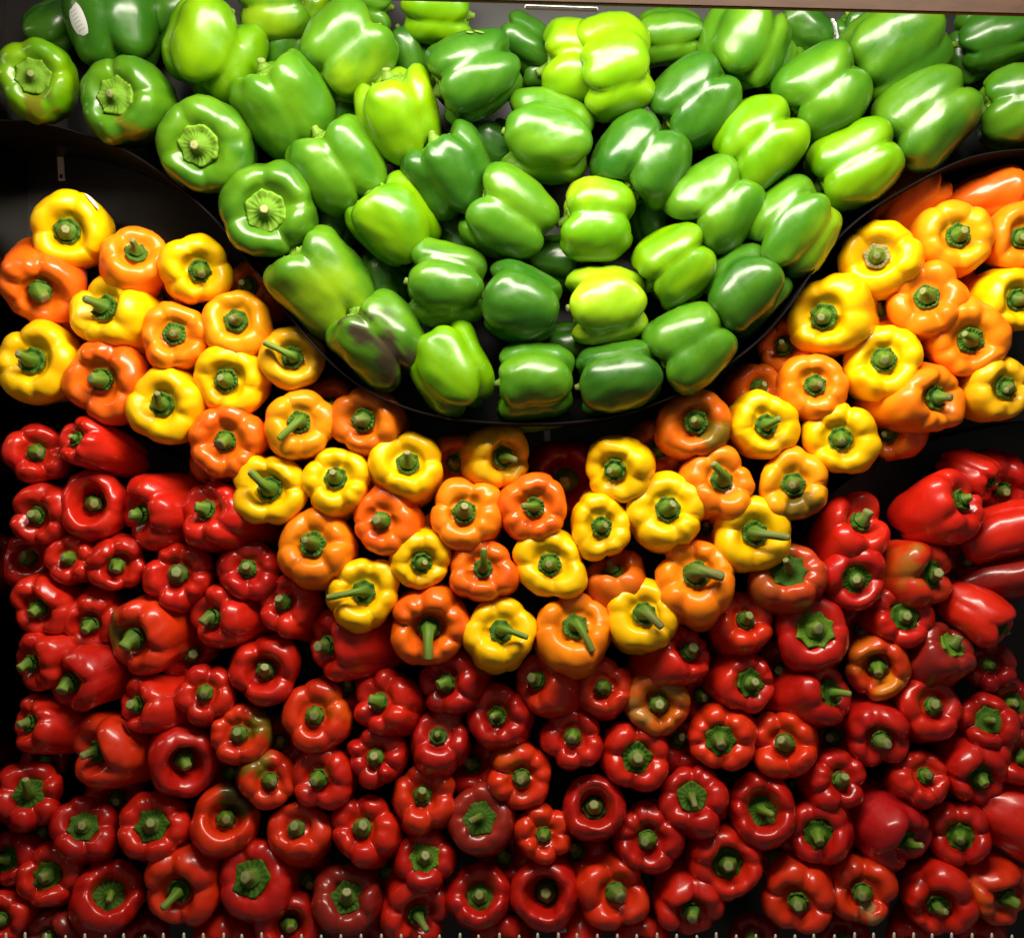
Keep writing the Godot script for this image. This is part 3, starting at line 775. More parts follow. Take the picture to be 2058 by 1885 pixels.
		["yd", 0.6224, 0.1054, 0.029, 0.1909, 0.0027, 0.9816, 0.0478, 0.1244, 4, 0.7819, 0.3108, {"stem": [-0.012, -0.0053, 0.0197]}, "golden yellow bell pepper, dull pale stem, above the lower divider"],
		["do", 0.3216, 0.0998, -0.0053, 0.141, 0.1138, 0.9835, 0.0403, 0.1049, 4, 0.6687, 0.3108, {}, "dark orange bell pepper, amber, shadowed, peeping from under the divider"],
		["y", 0.3309, 0.0549, 0.0288, 0.0011, 0.0205, 0.9998, 0.0471, 0.1224, 6, 0.6492, 0.2664, {"stem": [0.0107, 0.0067, 0.0198]}, "yellow bell pepper, narrow lobes, hooked green stem, right of dull orange pepper with olive stain"],
		["od", 0.2447, 0.0598, 0.0192, -0.0402, 0.0108, 0.9991, 0.0516, 0.1341, 4, 0.5973, 0.333, {"patch": [[-40, [0.19, 0.115, 0.008], 0.32, 0.17, 0.66]]}, "dull orange bell pepper, olive stain on one lower lobe"],
		["y", 0.4652, 0.0427, 0.0277, -0.3108, -0.0285, 0.9501, 0.0501, 0.1302, 5, 0.756, 0.296, {}, "yellow bell pepper, five clear petal lobes"],
		["o", 0.2579, -0.0437, 0.0281, 0.1295, 0.2451, 0.9608, 0.0493, 0.1283, 5, 0.8351, 0.2812, {"stem": [-0.016, 0.02, 0.0199]}, "orange bell pepper, curved stem pointing upward, above left of yellow pepper with long dark stem"],
		["oy", 0.3886, -0.0319, 0.0232, -0.1848, 0.1, 0.9777, 0.0508, 0.1321, 6, 0.6852, 0.296, {"patch": [[-70, [0.19, 0.115, 0.008], 0.32, 0.17, 0.66]]}, "orange yellow bell pepper, green patch on its bottom lobe"],
		["y", 0.3186, -0.0913, 0.0145, -0.0194, 0.0606, 0.998, 0.0538, 0.1399, 4, 0.672, 0.3108, {"rs": 0.9, "stem": [0.036, -0.004, 0.0226]}, "yellow bell pepper, long dark stem pointing sideways"],
		["rog", 0.3782, -0.1874, 0.0228, -0.1274, 0.432, 0.8929, 0.0512, 0.133, 5, 0.6, 0.259, {"cal": 0.4416, "stem": [-0.0094, 0.0148, 0.0192], "patch": [[110, [0.33, 0.13, 0.015], 0.3, 0.16, 0.6], [-150, [0.33, 0.07, 0.01], 0.45, 0.15, 0.7]]}, "blotchy red bell pepper, and olive, wide ragged calyx"],
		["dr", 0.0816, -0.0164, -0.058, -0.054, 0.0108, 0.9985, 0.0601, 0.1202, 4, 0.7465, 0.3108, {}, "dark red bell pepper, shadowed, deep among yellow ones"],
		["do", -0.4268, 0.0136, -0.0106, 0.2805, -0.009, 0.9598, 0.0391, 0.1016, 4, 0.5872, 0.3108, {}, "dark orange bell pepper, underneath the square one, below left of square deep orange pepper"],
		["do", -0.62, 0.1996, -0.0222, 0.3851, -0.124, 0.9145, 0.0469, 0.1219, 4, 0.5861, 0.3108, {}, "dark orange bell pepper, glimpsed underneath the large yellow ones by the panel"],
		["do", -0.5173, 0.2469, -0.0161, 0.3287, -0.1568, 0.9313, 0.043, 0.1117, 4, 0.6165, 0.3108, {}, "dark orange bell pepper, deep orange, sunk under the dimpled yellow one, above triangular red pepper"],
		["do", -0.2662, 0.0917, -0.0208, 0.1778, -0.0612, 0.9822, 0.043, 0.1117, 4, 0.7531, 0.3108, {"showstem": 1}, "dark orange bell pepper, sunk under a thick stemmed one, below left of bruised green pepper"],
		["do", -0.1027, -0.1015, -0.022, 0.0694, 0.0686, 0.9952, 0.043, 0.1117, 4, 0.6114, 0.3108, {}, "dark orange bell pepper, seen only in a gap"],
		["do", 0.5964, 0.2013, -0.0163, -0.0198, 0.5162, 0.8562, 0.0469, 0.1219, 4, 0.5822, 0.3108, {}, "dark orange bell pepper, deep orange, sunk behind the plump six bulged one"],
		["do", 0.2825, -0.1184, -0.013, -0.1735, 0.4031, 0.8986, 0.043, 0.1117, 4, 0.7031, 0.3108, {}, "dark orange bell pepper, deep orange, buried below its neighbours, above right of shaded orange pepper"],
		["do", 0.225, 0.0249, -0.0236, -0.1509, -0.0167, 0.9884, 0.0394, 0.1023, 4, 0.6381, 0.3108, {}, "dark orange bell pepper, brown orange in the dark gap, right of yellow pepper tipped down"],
		["r", -0.671, 0.0094, 0.0173, 0.3638, 0.1188, 0.9239, 0.0442, 0.1148, 4, 0.9992, 0.333, {}, "red bell pepper, first in its row by the side panel, mid red"],
		["r", -0.516, 0.0065, 0.0458, -0.4886, 0.2973, 0.8203, 0.0377, 0.1199, 4, 0.84, 0.32, {"lie": 1, "roll": 0.5}, "red bell pepper, long tapering body running under the divider"],
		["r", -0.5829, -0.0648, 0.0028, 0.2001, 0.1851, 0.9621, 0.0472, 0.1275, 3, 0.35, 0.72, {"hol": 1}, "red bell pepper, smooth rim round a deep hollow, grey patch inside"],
		["r", -0.6107, -0.0623, -0.0128, -0.1699, 0.0016, 0.9855, 0.0448, 0.1397, 4, 0.7191, 0.333, {}, "red bell pepper, shaded, lobed, leaning at the side panel"],
		["r", -0.4051, -0.0436, -0.0007, -0.6082, -0.1126, 0.7858, 0.0504, 0.1572, 4, 0.9, 0.296, {}, "red bell pepper, heart shaped flank, stem turned towards the panel"],
		["r", -0.3414, -0.1028, -0.0005, -0.4002, 0.3253, 0.8568, 0.0491, 0.1592, 5, 0.8494, 0.222, {"showstem": 1}, "red bell pepper, long bodied, pale round stem end, corrugated shoulder"],
		["r", -0.5967, -0.1322, 0.0276, 0.0819, 0.1566, 0.9843, 0.0366, 0.095, 5, 0.9276, 0.259, {}, "red bell pepper, small, knobbly shoulders, just below the red pepper with grey patched hollow"],
		["r", -0.5663, -0.1167, 0.0275, 0.4294, -0.131, 0.8935, 0.0404, 0.1049, 4, 0.811, 0.407, {}, "red bell pepper, dark stem sunk between smooth lobes, below left of heart shaped red pepper"],
		["r", -0.4528, -0.1567, 0.0002, 0.0764, 0.1544, 0.985, 0.0495, 0.1287, 5, 0.9961, 0.37, {}, "red bell pepper, five lobed, white glints round its rim"],
		["rd", -0.3641, -0.1567, 0.01, 0.1208, 0.2225, 0.9674, 0.0457, 0.1188, 5, 0.8329, 0.259, {"showstem": 1}, "dark red bell pepper, crimson, light stem end, under the divider"],
		["r", -0.2742, -0.2175, -0.0011, -0.2287, 0.3167, 0.9205, 0.0432, 0.1347, 6, 0.7574, 0.2368, {}, "red bell pepper, bumpy shouldered, pressed against an orange one"],
		["rd", -0.3449, -0.2153, 0.0268, 0.8518, 0.2904, 0.436, 0.0361, 0.1039, 3, 0.8114, 0.3108, {}, "dark red bell pepper, shaded flank behind a bumpy one, below large light orange pepper"],
		["r", -0.6223, -0.168, -0.0021, -0.0801, -0.1569, 0.9844, 0.0448, 0.129, 4, 0.6918, 0.407, {}, "red bell pepper, stem in deep shade, smooth upper lobe, left of large light orange pepper"],
		["r", -0.5808, -0.1883, -0.0033, 0.1194, -0.202, 0.9721, 0.0447, 0.1161, 4, 0.8148, 0.333, {}, "red bell pepper, scarred pale patch under its stem"],
		["or", -0.4464, -0.2022, -0.0293, -0.3451, -0.1443, 0.9274, 0.0568, 0.1703, 4, 0.7595, 0.296, {"patch": [[170, [0.19, 0.115, 0.008], 0.32, 0.17, 0.66]]}, "bright red bell pepper, large, olive blush beside its stem"],
		["r", -0.319, -0.2108, -0.0059, -0.553, 0.0907, 0.8282, 0.048, 0.1555, 4, 0.9646, 0.296, {}, "red bell pepper, long smooth flank, stem turned aside, left of bumpy red pepper against orange"],
		["r", -0.1399, -0.2267, 0.0149, -0.7305, -0.0546, 0.6807, 0.0496, 0.1547, 4, 0.9459, 0.296, {}, "red bell pepper, long smooth flank below the bumpy one, right of triangular red pepper"],
		["r", -0.5704, -0.2497, 0.0046, -0.5244, -0.0623, 0.8492, 0.0424, 0.1373, 5, 0.8395, 0.222, {}, "red bell pepper, knobbly shoulder, stem turned to the panel"],
		["rd", -0.5119, -0.2546, -0.0082, -0.5014, -0.1998, 0.8418, 0.0504, 0.1572, 3, 0.6901, 0.259, {}, "dark red bell pepper, smooth broad flank, slim stem, below red pepper with scar below stem"],
		["r", -0.3387, -0.2794, 0.0027, 0.086, 0.0979, 0.9915, 0.048, 0.1247, 3, 0.7614, 0.54, {"showstem": 1}, "red bell pepper, triangular rim, pale stem end"],
		["r", -0.4218, -0.3242, 0.0209, 0.1405, 0.2756, 0.951, 0.0411, 0.1069, 5, 0.7576, 0.259, {}, "red bell pepper, small, neat five lobes, toothed dark collar, left of triangular red pepper"],
		["r", -0.4185, -0.3278, 0.0157, -0.6224, 0.1131, 0.7745, 0.0432, 0.1347, 5, 0.7466, 0.222, {"stick": [[-0.5021, -0.3344, 0.0092, 0.0099, 3, 0.2]]}, "red bell pepper, barrel body, round clear sticker below its shoulder"],
		["r", -0.5749, -0.3657, 0.0178, -0.5532, 0.2308, 0.8004, 0.0408, 0.1272, 5, 0.7541, 0.222, {}, "red bell pepper, small, lumpy, stem facing the panel, above brownish red pepper with curved stem"],
		["or", -0.4753, -0.3922, -0.0239, -0.4957, 0.1042, 0.8622, 0.056, 0.1746, 3, 0.9583, 0.407, {"stem": [-0.0068, 0, 0.0203]}, "bright red bell pepper, big, wide mouth, one fat lobe folded inward"],
		["or", -0.2655, -0.3634, 0.0073, 0.0293, 0.3197, 0.9471, 0.048, 0.1247, 4, 0.7253, 0.296, {"patch": [[30, [0.66, 0.075, 0.005], 0.34, 0.2, 0.72]]}, "bright red bell pepper, orange tinge on one shoulder, pale stem"],
		["or", -0.3679, -0.375, 0.0216, 0.0555, 0.2415, 0.9688, 0.0442, 0.106, 5, 0.6964, 0.296, {"patch": [[20, [0.19, 0.115, 0.008], 0.32, 0.17, 0.66]]}, "bright red bell pepper, olive and orange streaks on its lobes"],
		["r", -0.1221, -0.3493, 0.006, -0.4182, 0.3147, 0.8521, 0.0456, 0.1367, 6, 0.977, 0.222, {}, "red bell pepper, six small shoulder bumps, pale stem"],
		["rd", -0.0446, -0.3018, 0.0104, -0.3712, 0.157, 0.9152, 0.0472, 0.1246, 6, 0.8609, 0.259, {}, "dark red bell pepper, six shallow lobes, below hanging stem"],
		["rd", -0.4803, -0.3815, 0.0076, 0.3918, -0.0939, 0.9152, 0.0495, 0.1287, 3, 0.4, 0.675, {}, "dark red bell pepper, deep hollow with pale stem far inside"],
		["rd", -0.6813, -0.4652, 0.0168, 0.354, 0.3091, 0.8827, 0.0465, 0.1208, 6, 0.997, 0.259, {"cal": 0.414, "rs": 1.1, "stem": [0.0041, 0.0231, 0.0172]}, "dark red bell pepper, brownish, big green cap with curved stem"],
		["or", -0.3476, -0.4353, 0.0219, 0.2632, 0.2188, 0.9396, 0.0411, 0.1069, 4, 0.8089, 0.296, {"patch": [[130, [0.19, 0.115, 0.008], 0.32, 0.17, 0.66]]}, "bright red bell pepper, small, brown smudge on one lobe"],
		["r", -0.2363, -0.4267, 0.0061, -0.1775, 0.1459, 0.9732, 0.0464, 0.1224, 5, 0.9683, 0.259, {"showstem": 1}, "red bell pepper, beige stem end, even shallow lobes"],
		["rd", -0.1729, -0.4026, 0.017, -0.0808, 0.1987, 0.9767, 0.0419, 0.1089, 7, 0.8893, 0.259, {}, "dark red bell pepper, small dark, fine ribs round the stem"],
		["rd", -0.0975, -0.407, 0.0322, -0.005, 0.5344, 0.8452, 0.0442, 0.106, 4, 0.9331, 0.222, {"stem": [0, 0.0041, 0.0157]}, "dark red bell pepper, pointed dry stem tip tilted upward"],
		["rd", -0.0039, -0.3641, 0.0101, -0.1423, 0.3254, 0.9348, 0.0472, 0.1228, 4, 0.9183, 0.3108, {"stem": [-0.0054, 0.0027, 0.0185]}, "dark red bell pepper, thread of dry stem beside its stalk"],
		["or", 0.1114, -0.3281, 0.0269, -0.6141, 0.3771, 0.6933, 0.0464, 0.1336, 4, 0.8382, 0.222, {}, "bright red bell pepper, smooth, light stem disc turned upward"],
		["or", 0.1334, -0.3223, 0.0186, -0.1202, 0.3119, 0.9425, 0.0426, 0.1109, 5, 0.7097, 0.259, {}, "bright red bell pepper, small bright, crinkled flank, pale stem, just below the shaded orange pepper"],
		["r", 0.1703, -0.3046, 0.0264, 0.521, 0.4938, 0.6962, 0.0465, 0.1338, 5, 0.6, 0.296, {}, "red bell pepper, smooth cheek, wrinkled far shoulder, star calyx"],
		["og", 0.1939, -0.3203, 0.0037, 0.012, 0.0681, 0.9976, 0.0472, 0.1228, 4, 0.5, 0.407, {"patch": [[60, [0.36, 0.15, 0.012], 0.38, 0.16, 0.5], [200, [0.42, 0.18, 0.03], 0.38, 0.1, 0.75]]}, "half ripe bell pepper, orange green skin, wide square hollow"],
		["or", 0.3039, -0.249, 0.0271, 0.062, 0.4816, 0.8742, 0.0457, 0.1097, 6, 0.7475, 0.259, {}, "bright red bell pepper, knobbly red shoulders, light star calyx"],
		["rd", 0.4091, -0.2505, 0.0298, -0.0992, 0.371, 0.9233, 0.0515, 0.1133, 4, 0.5, 0.2072, {"cal": 0.4784, "lightcal": 1}, "dark red bell pepper, square, big pale green calyx"],
		["r", 0.285, -0.2948, -0.011, 0.2429, 0.0829, 0.9665, 0.0449, 0.1402, 4, 0.9596, 0.296, {"cal": 0.414}, "red bell pepper, broad cheek, star calyx, crinkled edge, above left of three cornered red pepper"],
		["rd", -0.6003, -0.532, 0.0254, 0.2757, 0.5171, 0.8103, 0.0457, 0.1188, 5, 0.9679, 0.259, {"cal": 0.414}, "dark red bell pepper, crimson, green star calyx standing proud"],
		["r", -0.4888, -0.5134, 0.0036, 0.0868, 0.3357, 0.938, 0.0503, 0.1307, 5, 0.9759, 0.3108, {"cal": 0.414}, "red bell pepper, spiky star calyx, angular lobes"],
		["or", -0.4078, -0.5138, 0.0198, 0.2431, 0.4626, 0.8526, 0.0465, 0.1208, 3, 0.5, 0.63, {"patch": [[55, [0.06, 0.05, 0.01], 0.22, 0.18, 0.35]]}, "bright red bell pepper, dark olive stain inside its hollow"],
		["or", -0.2908, -0.5345, 0.0267, 0.0411, 0.5422, 0.8393, 0.0434, 0.1129, 4, 0.7877, 0.2664, {}, "bright red bell pepper, four plump lobes, black tipped stem"],
		["r", -0.1931, -0.5266, 0.0126, -0.0528, 0.4406, 0.8962, 0.048, 0.1247, 5, 0.8902, 0.3108, {"showstem": 1}, "red bell pepper, round, cream stem end in dark collar, just above the brownish maroon pepper"],
		["or", -0.1173, -0.4865, 0.0175, -0.0174, 0.4817, 0.8761, 0.0465, 0.1208, 5, 0.9358, 0.296, {}, "bright red bell pepper, heart shaped, small pale stem, below dark red pepper with pointed stem"],
		["rb", -0.0434, -0.506, 0.0297, -0.0015, 0.4418, 0.8971, 0.048, 0.1056, 5, 0.4, 0.222, {"cal": 0.46, "stem": [-0.0109, 0.0014, 0.0181]}, "brownish red bell pepper, smooth, large leafy calyx, stem tipped over"],
		["or", 0.0068, -0.4213, 0.0074, 0.0551, 0.1024, 0.9932, 0.0457, 0.1188, 4, 0.8856, 0.333, {"patch": [[130, [0.66, 0.075, 0.005], 0.34, 0.2, 0.72]]}, "bright red bell pepper, orange flecked upper lobe, stem in dark ring"],
		["r", 0.0869, -0.3883, 0.0168, -0.0573, 0.3216, 0.9451, 0.0434, 0.1129, 5, 0.9407, 0.2812, {}, "red bell pepper, tidy round, six lobes, pale stem, above smooth rimmed pepper with torn calyx"],
		["r", 0.1582, -0.3974, 0.0012, 0.0604, 0.121, 0.9908, 0.0487, 0.1267, 4, 0.849, 0.3108, {"cal": 0.414}, "red bell pepper, spread star calyx, shaded under half ripe one"],
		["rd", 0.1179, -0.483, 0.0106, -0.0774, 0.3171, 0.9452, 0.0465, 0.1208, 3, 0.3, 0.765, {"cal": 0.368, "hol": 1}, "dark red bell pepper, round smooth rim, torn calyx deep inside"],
		["or", 0.0307, -0.5082, 0.0212, 0.1159, 0.2329, 0.9656, 0.0404, 0.1049, 6, 0.85, 0.2664, {}, "bright red bell pepper, small, six separate round bumps"],
		["rd", -0.1243, -0.5599, 0.0207, 0.0785, 0.4219, 0.9032, 0.0434, 0.1129, 4, 0.8895, 0.222, {"cal": 0.46, "lightcal": 1}, "dark red bell pepper, star calyx large for its dark body"],
		["r", -0.6166, -0.5856, -0.0072, -0.0183, 0.3454, 0.9383, 0.0448, 0.1397, 4, 0.8995, 0.37, {"cal": 0.414}, "red bell pepper, smooth rim, star calyx, cream stem dot"],
		["rd", -0.5885, -0.6274, 0.031, 0.4695, 0.5447, 0.6949, 0.0495, 0.1287, 4, 0.4, 0.585, {"cal": 0.414, "stem": [0.0041, -0.0027, 0.0144]}, "dark red bell pepper, squarish rim, split stem tip in its hollow"],
		["or", -0.4276, -0.5492, -0.018, -0.1161, -0.0864, 0.9895, 0.0568, 0.1499, 4, 0.7659, 0.37, {"stem": [-0.0109, -0.0095, 0.0236]}, "bright red bell pepper, large, stem hanging down from a deep cleft"],
		["rd", -0.3241, -0.6162, -0.02, -0.13, 0.4691, 0.8735, 0.0536, 0.1672, 5, 0.5, 0.2072, {"cal": 0.46}, "dark red bell pepper, big bright green calyx on a dull body"],
		["rb", -0.2251, -0.6308, 0.0127, 0.0509, 0.5173, 0.8543, 0.0503, 0.1307, 5, 0.6, 0.333, {"cal": 0.414}, "brownish red bell pepper, maroon, leafy calyx"],
		["r", -0.161, -0.579, 0.01, 0.3268, -0.1271, 0.9365, 0.0495, 0.1238, 4, 0.9753, 0.37, {"stem": [0.0122, -0.0095, 0.0195]}, "red bell pepper, stem curling down over a bulging lobe"],
		["rd", -0.0451, -0.6166, 0.0335, 0.0269, 0.5334, 0.8455, 0.0457, 0.1051, 5, 0.5, 0.54, {"cal": 0.3864}, "dark red bell pepper, crumpled rim, stem in shadow, right of red pepper with curling stem"],
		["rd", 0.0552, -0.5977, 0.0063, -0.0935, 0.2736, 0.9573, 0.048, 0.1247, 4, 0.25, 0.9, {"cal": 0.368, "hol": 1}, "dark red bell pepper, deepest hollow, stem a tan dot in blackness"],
		["or", 0.118, -0.5872, 0.0136, 0.1878, 0.2352, 0.9536, 0.0518, 0.1191, 4, 0.986, 0.333, {}, "bright red bell pepper, large, beige stem disc, lopsided lobes"],
		["rd", 0.1983, -0.5117, 0.0046, -0.1621, 0.1645, 0.973, 0.048, 0.1247, 5, 0.7038, 0.407, {}, "dark red bell pepper, ring shaped calyx, dry brown stem"],
		["rd", 0.2616, -0.4848, 0.0104, -0.1896, 0.4171, 0.8889, 0.0495, 0.1287, 5, 0.8, 0.2812, {"cal": 0.3864, "stem": [0.0014, -0.0068, 0.0185]}, "dark red bell pepper, wide lobes, star calyx, stem leaning down"],
		["or", 0.2996, -0.3716, 0.0045, -0.2019, 0.1036, 0.9739, 0.048, 0.1247, 5, 0.9907, 0.3108, {"cal": 0.414}, "bright red bell pepper, neat star calyx on a broad round head"],
		["or", 0.3925, -0.3946, 0.0041, -0.2534, 0.2547, 0.9332, 0.0503, 0.1307, 4, 0.9878, 0.37, {}, "bright red bell pepper, three cornered, cream stem in black ring"],
		["rd", 0.3532, -0.4898, 0.004, -0.1723, 0.312, 0.9343, 0.0503, 0.1307, 4, 0.5, 0.63, {"cal": 0.414, "stem": [0.0095, 0, 0.0197]}, "dark red bell pepper, zigzag rim, stem leaning in deep hollow"],
		["rd", 0.418, -0.4391, 0.0003, 0.1577, 0.2191, 0.9629, 0.0426, 0.1279, 5, 0.8939, 0.296, {"showstem": 1}, "dark red bell pepper, pale stem end, body turned into shade"],
		["rd", 0.351, -0.3316, 0.0077, 0.5299, 0.2583, 0.8078, 0.0472, 0.1417, 4, 0.6943, 0.222, {"cal": 0.3864, "stem": [0.0177, 0.0014, 0.016]}, "dark red bell pepper, stem jutting out sideways like a peg"],
		["og2", 0.5188, -0.2586, 0.0063, -0.2833, -0.0638, 0.9569, 0.048, 0.1247, 4, 0.85, 0.558, {"patch": [[150, [0.62, 0.12, 0.006], 0.27, 0.12, 0.4], [-60, [0.64, 0.19, 0.008], 0.3, 0.14, 0.6]]}, "orange red bell pepper, rimmed, hollow, frayed brown stem"],
		["r", 0.4185, -0.1449, 0.0054, 0.3225, 0.5365, 0.7799, 0.0525, 0.1513, 4, 0.9677, 0.3108, {}, "red bell pepper, largest, glossy, dimpled lobes, just below the divider"],
		["rd", 0.4552, -0.1371, 0.022, -0.017, -0.086, 0.9962, 0.0475, 0.1187, 3, 0.7208, 0.37, {"cal": 0.4232}, "dark red bell pepper, smooth arched brow, star calyx, just below the largest glossy red pepper"],
		["og3", 0.4884, -0.1467, 0.0073, 0.5369, 0.0555, 0.8418, 0.0503, 0.1387, 4, 0.9899, 0.296, {"cal": 0.3864, "patch": [[165, [0.32, 0.1, 0.01], 0.29, 0.06, 0.78]]}, "red bell pepper, olive edged crease beside its stem"],
		["r", 0.5389, -0.0748, 0.0508, 0.5248, 0.3376, 0.7814, 0.0527, 0.113, 4, 0.84, 0.32, {"lie": 1, "roll": 0.1}, "red bell pepper, lying over, green calyx at its outer end"],
		["r", 0.6036, 0.0121, 0.032, 0.6339, -0.3961, 0.6643, 0.0329, 0.0843, 5, 0.84, 0.32, {"lie": 1, "roll": 0}, "red bell pepper, knobbly shoulder in deep shade, below right of orange pepper tipped sideways"],
		["r", 0.7246, -0.0609, 0.1211, -0.8091, -0.345, -0.4758, 0.0408, 0.1306, 3, 0.84, 0.32, {"lie": 1, "roll": 0.5}, "red bell pepper, lying flat, long, two white glints"],
		["rb", 0.6125, -0.1583, 0.0627, 0.9287, 0.1636, 0.3328, 0.0305, 0.1039, 4, 0.84, 0.32, {"lie": 1, "roll": 0.4}, "brownish red bell pepper, lying flat beneath a glinting one"],
		["r", 0.5913, -0.1703, 0.0571, 0.6276, -0.4458, 0.6383, 0.0397, 0.1031, 3, 0.84, 0.32, {"lie": 1, "roll": 0.05}, "red bell pepper, pointed, slanting, stem in the shade"],
		["r", 0.5173, -0.2163, -0.01, 0.0302, 0.1572, 0.9871, 0.0457, 0.1371, 5, 0.8935, 0.2812, {"cal": 0.4048}, "red bell pepper, star calyx, tilted, shiny shoulder creases, above right of orange rimmed hollow pepper"],
		["rb", 0.541, -0.3078, 0.0354, 0.3832, 0.6338, 0.672, 0.0426, 0.1228, 4, 0.6994, 0.222, {"cal": 0.4232, "lightcal": 1}, "brownish red bell pepper, maroon, dull, bright green calyx askew"],
		["r", 0.549, -0.3597, 0.0026, 0.1021, 0.3741, 0.9218, 0.0457, 0.1316, 3, 0.7335, 0.37, {}, "red bell pepper, small green stem, deep cleft in its cheek, above crimson lumpy pepper"],
		["rdd", 0.6745, -0.2864, 0.0127, -0.3409, 0.2514, 0.9059, 0.0371, 0.0965, 6, 0.8833, 0.2664, {}, "very dark red bell pepper, small, in deep shade, pale stem dot"],
		["rd", 0.669, -0.3635, 0.0231, -0.347, 0.2869, 0.8929, 0.0426, 0.1109, 4, 0.8621, 0.333, {"cal": 0.414, "stem": [0, 0.0041, 0.016]}, "dark red bell pepper, dry bent stem over a ragged calyx"],
		["rdd", 0.7005, -0.3342, 0.0103, -0.2861, 0.2017, 0.9367, 0.0371, 0.0965, 4, 0.9189, 0.37, {"cal": 0.46}, "very dark red bell pepper, dark, ragged calyx barely lit"],
		["rd", 0.4984, -0.3317, 0.0215, -0.0848, -0.2807, 0.956, 0.0472, 0.1086, 4, 0.9768, 0.3108, {}, "dark red bell pepper, shaded, stem sunk low between lobes, below orange rimmed hollow pepper"],
		["r", 0.5425, -0.4591, 0.0115, 0.0595, 0.4497, 0.8912, 0.0411, 0.1234, 5, 0.7499, 0.259, {}, "red bell pepper, small bright, cream stem disc"],
		["rd", 0.6098, -0.3794, -0.0054, 0.1022, -0.2537, 0.9619, 0.0472, 0.136, 4, 0.681, 0.37, {"cal": 0.3864}, "dark red bell pepper, dim, folded lobe, stem in the shade"],
		["rd", 0.6671, -0.4083, -0.0038, 0.097, 0.2107, 0.9727, 0.0419, 0.1307, 4, 0.9752, 0.296, {}, "dark red bell pepper, dim flank cut by the frame, above plain broad red flank"],
		["r", 0.6355, -0.4496, 0.0691, 0.8562, -0.3731, 0.3573, 0.0567, 0.1169, 3, 0.84, 0.32, {"lie": 1, "roll": 0.5}, "red bell pepper, plain broad flank cut by the frame, no stem visible"],
		["rd", 0.4463, -0.4883, 0.0099, -0.3508, 0.0171, 0.9363, 0.0472, 0.1228, 4, 0.6842, 0.37, {"cal": 0.4232}, "dark red bell pepper, star calyx, squarish shaded head, right of zigzag rimmed red pepper"],
		["r", 0.2867, -0.5357, -0.0077, 0.0143, 0.0742, 0.9971, 0.0525, 0.1366, 4, 0.5, 0.54, {"cal": 0.3864}, "red bell pepper, large, spiky dark calyx, one long curved rim"],
		["rc", 0.4714, -0.4548, 0.0033, 0.4082, -0.2983, 0.8628, 0.051, 0.1408, 4, 0.9605, 0.3108, {"stem": [0.0095, 0.0027, 0.0185]}, "crimson bell pepper, dull, lumpy, stem tipped outward"],
		["rd", 0.6331, -0.4987, 0.0148, -0.3452, 0.0902, 0.9342, 0.0449, 0.1168, 4, 0.7171, 0.37, {"cal": 0.3864}, "dark red bell pepper, square mouth, brown stem, shaded, just right of the crimson lumpy pepper"],
		["r", 0.2306, -0.5574, 0.0225, 0.0848, -0.3164, 0.9448, 0.0472, 0.1086, 4, 0.9392, 0.37, {}, "red bell pepper, bright brow, stem low, cut cream end, right of large lopsided red pepper"],
		["or", 0.4144, -0.5621, 0.0165, -0.3269, -0.121, 0.9373, 0.051, 0.1174, 4, 0.9306, 0.3108, {}, "bright red bell pepper, big round, shallow stem ring"],
		["or", 0.4846, -0.5794, -0.0007, -0.1552, 0.1359, 0.9785, 0.0503, 0.1307, 4, 0.9609, 0.37, {"patch": [[-80, [0.42, 0.24, 0.09], 0.18, 0.06, 0.86]]}, "bright red bell pepper, beige scar beneath its stem"],
		["r", 0.6018, -0.5575, 0.0156, -0.3292, -0.2134, 0.9199, 0.0525, 0.1209, 4, 0.8562, 0.37, {"stem": [0.0014, 0.0027, 0.0203]}, "red bell pepper, large, twisted stem low in its hollow, below right of crimson lumpy pepper"],
		["or", 0.6227, -0.5425, -0.0005, 0.2793, -0.2092, 0.9371, 0.0487, 0.1345, 4, 0.9612, 0.333, {"patch": [[200, [0.66, 0.075, 0.005], 0.34, 0.2, 0.72]]}, "bright red bell pepper, orange smudge on its cheek, stem near frame edge"],
		["r", -0.6591, -0.5995, 0.0107, -0.1891, 0.0083, 0.9819, 0.036, 0.1123, 3, 0.7445, 0.296, {}, "red bell pepper, only one glossy lobe inside the frame"],
		["rb", -0.5973, -0.6397, 0.0052, -0.1835, 0.135, 0.9737, 0.0384, 0.1198, 4, 0.8949, 0.333, {}, "brownish red bell pepper, cut by the bottom, brown scuff on its lobe"],
		["rd", -0.3243, -0.6381, 0.0146, 0.2694, 0.2836, 0.9203, 0.0457, 0.1188, 3, 0.3, 0.675, {"hol": 1}, "dark red bell pepper, arched rim over a dark hollow, tan stem"],
		["rd", -0.6423, -0.5521, -0.0096, -0.3469, 0.2288, 0.9096, 0.039, 0.1215, 4, 0.7858, 0.3108, {"cal": 0.46}, "dark red bell pepper, almost lost in shade, dull calyx"],
		["rd", -0.0169, -0.6527, -0.0071, 0.0116, 0.0636, 0.9979, 0.0476, 0.1237, 4, 0.9654, 0.333, {}, "dark red bell pepper, wavy rim just showing at the bottom"],
		["r", 0.0898, -0.6727, 0.1044, 0.0471, 0.7068, -0.7058, 0.0382, 0.0834, 4, 0.84, 0.32, {"lie": 1, "roll": 0.5, "stick": [[0.0657, -0.5944, 0.0112, 0.0099, 4, -0.3]]}, "red bell pepper, with small torn barcode sticker"],
		["r", 0.1886, -0.6416, -0.0018, -0.1286, -0.0605, 0.9898, 0.0431, 0.1121, 4, 0.9275, 0.333, {}, "red bell pepper, only its upper rim above the wire tips, between larger ones"],
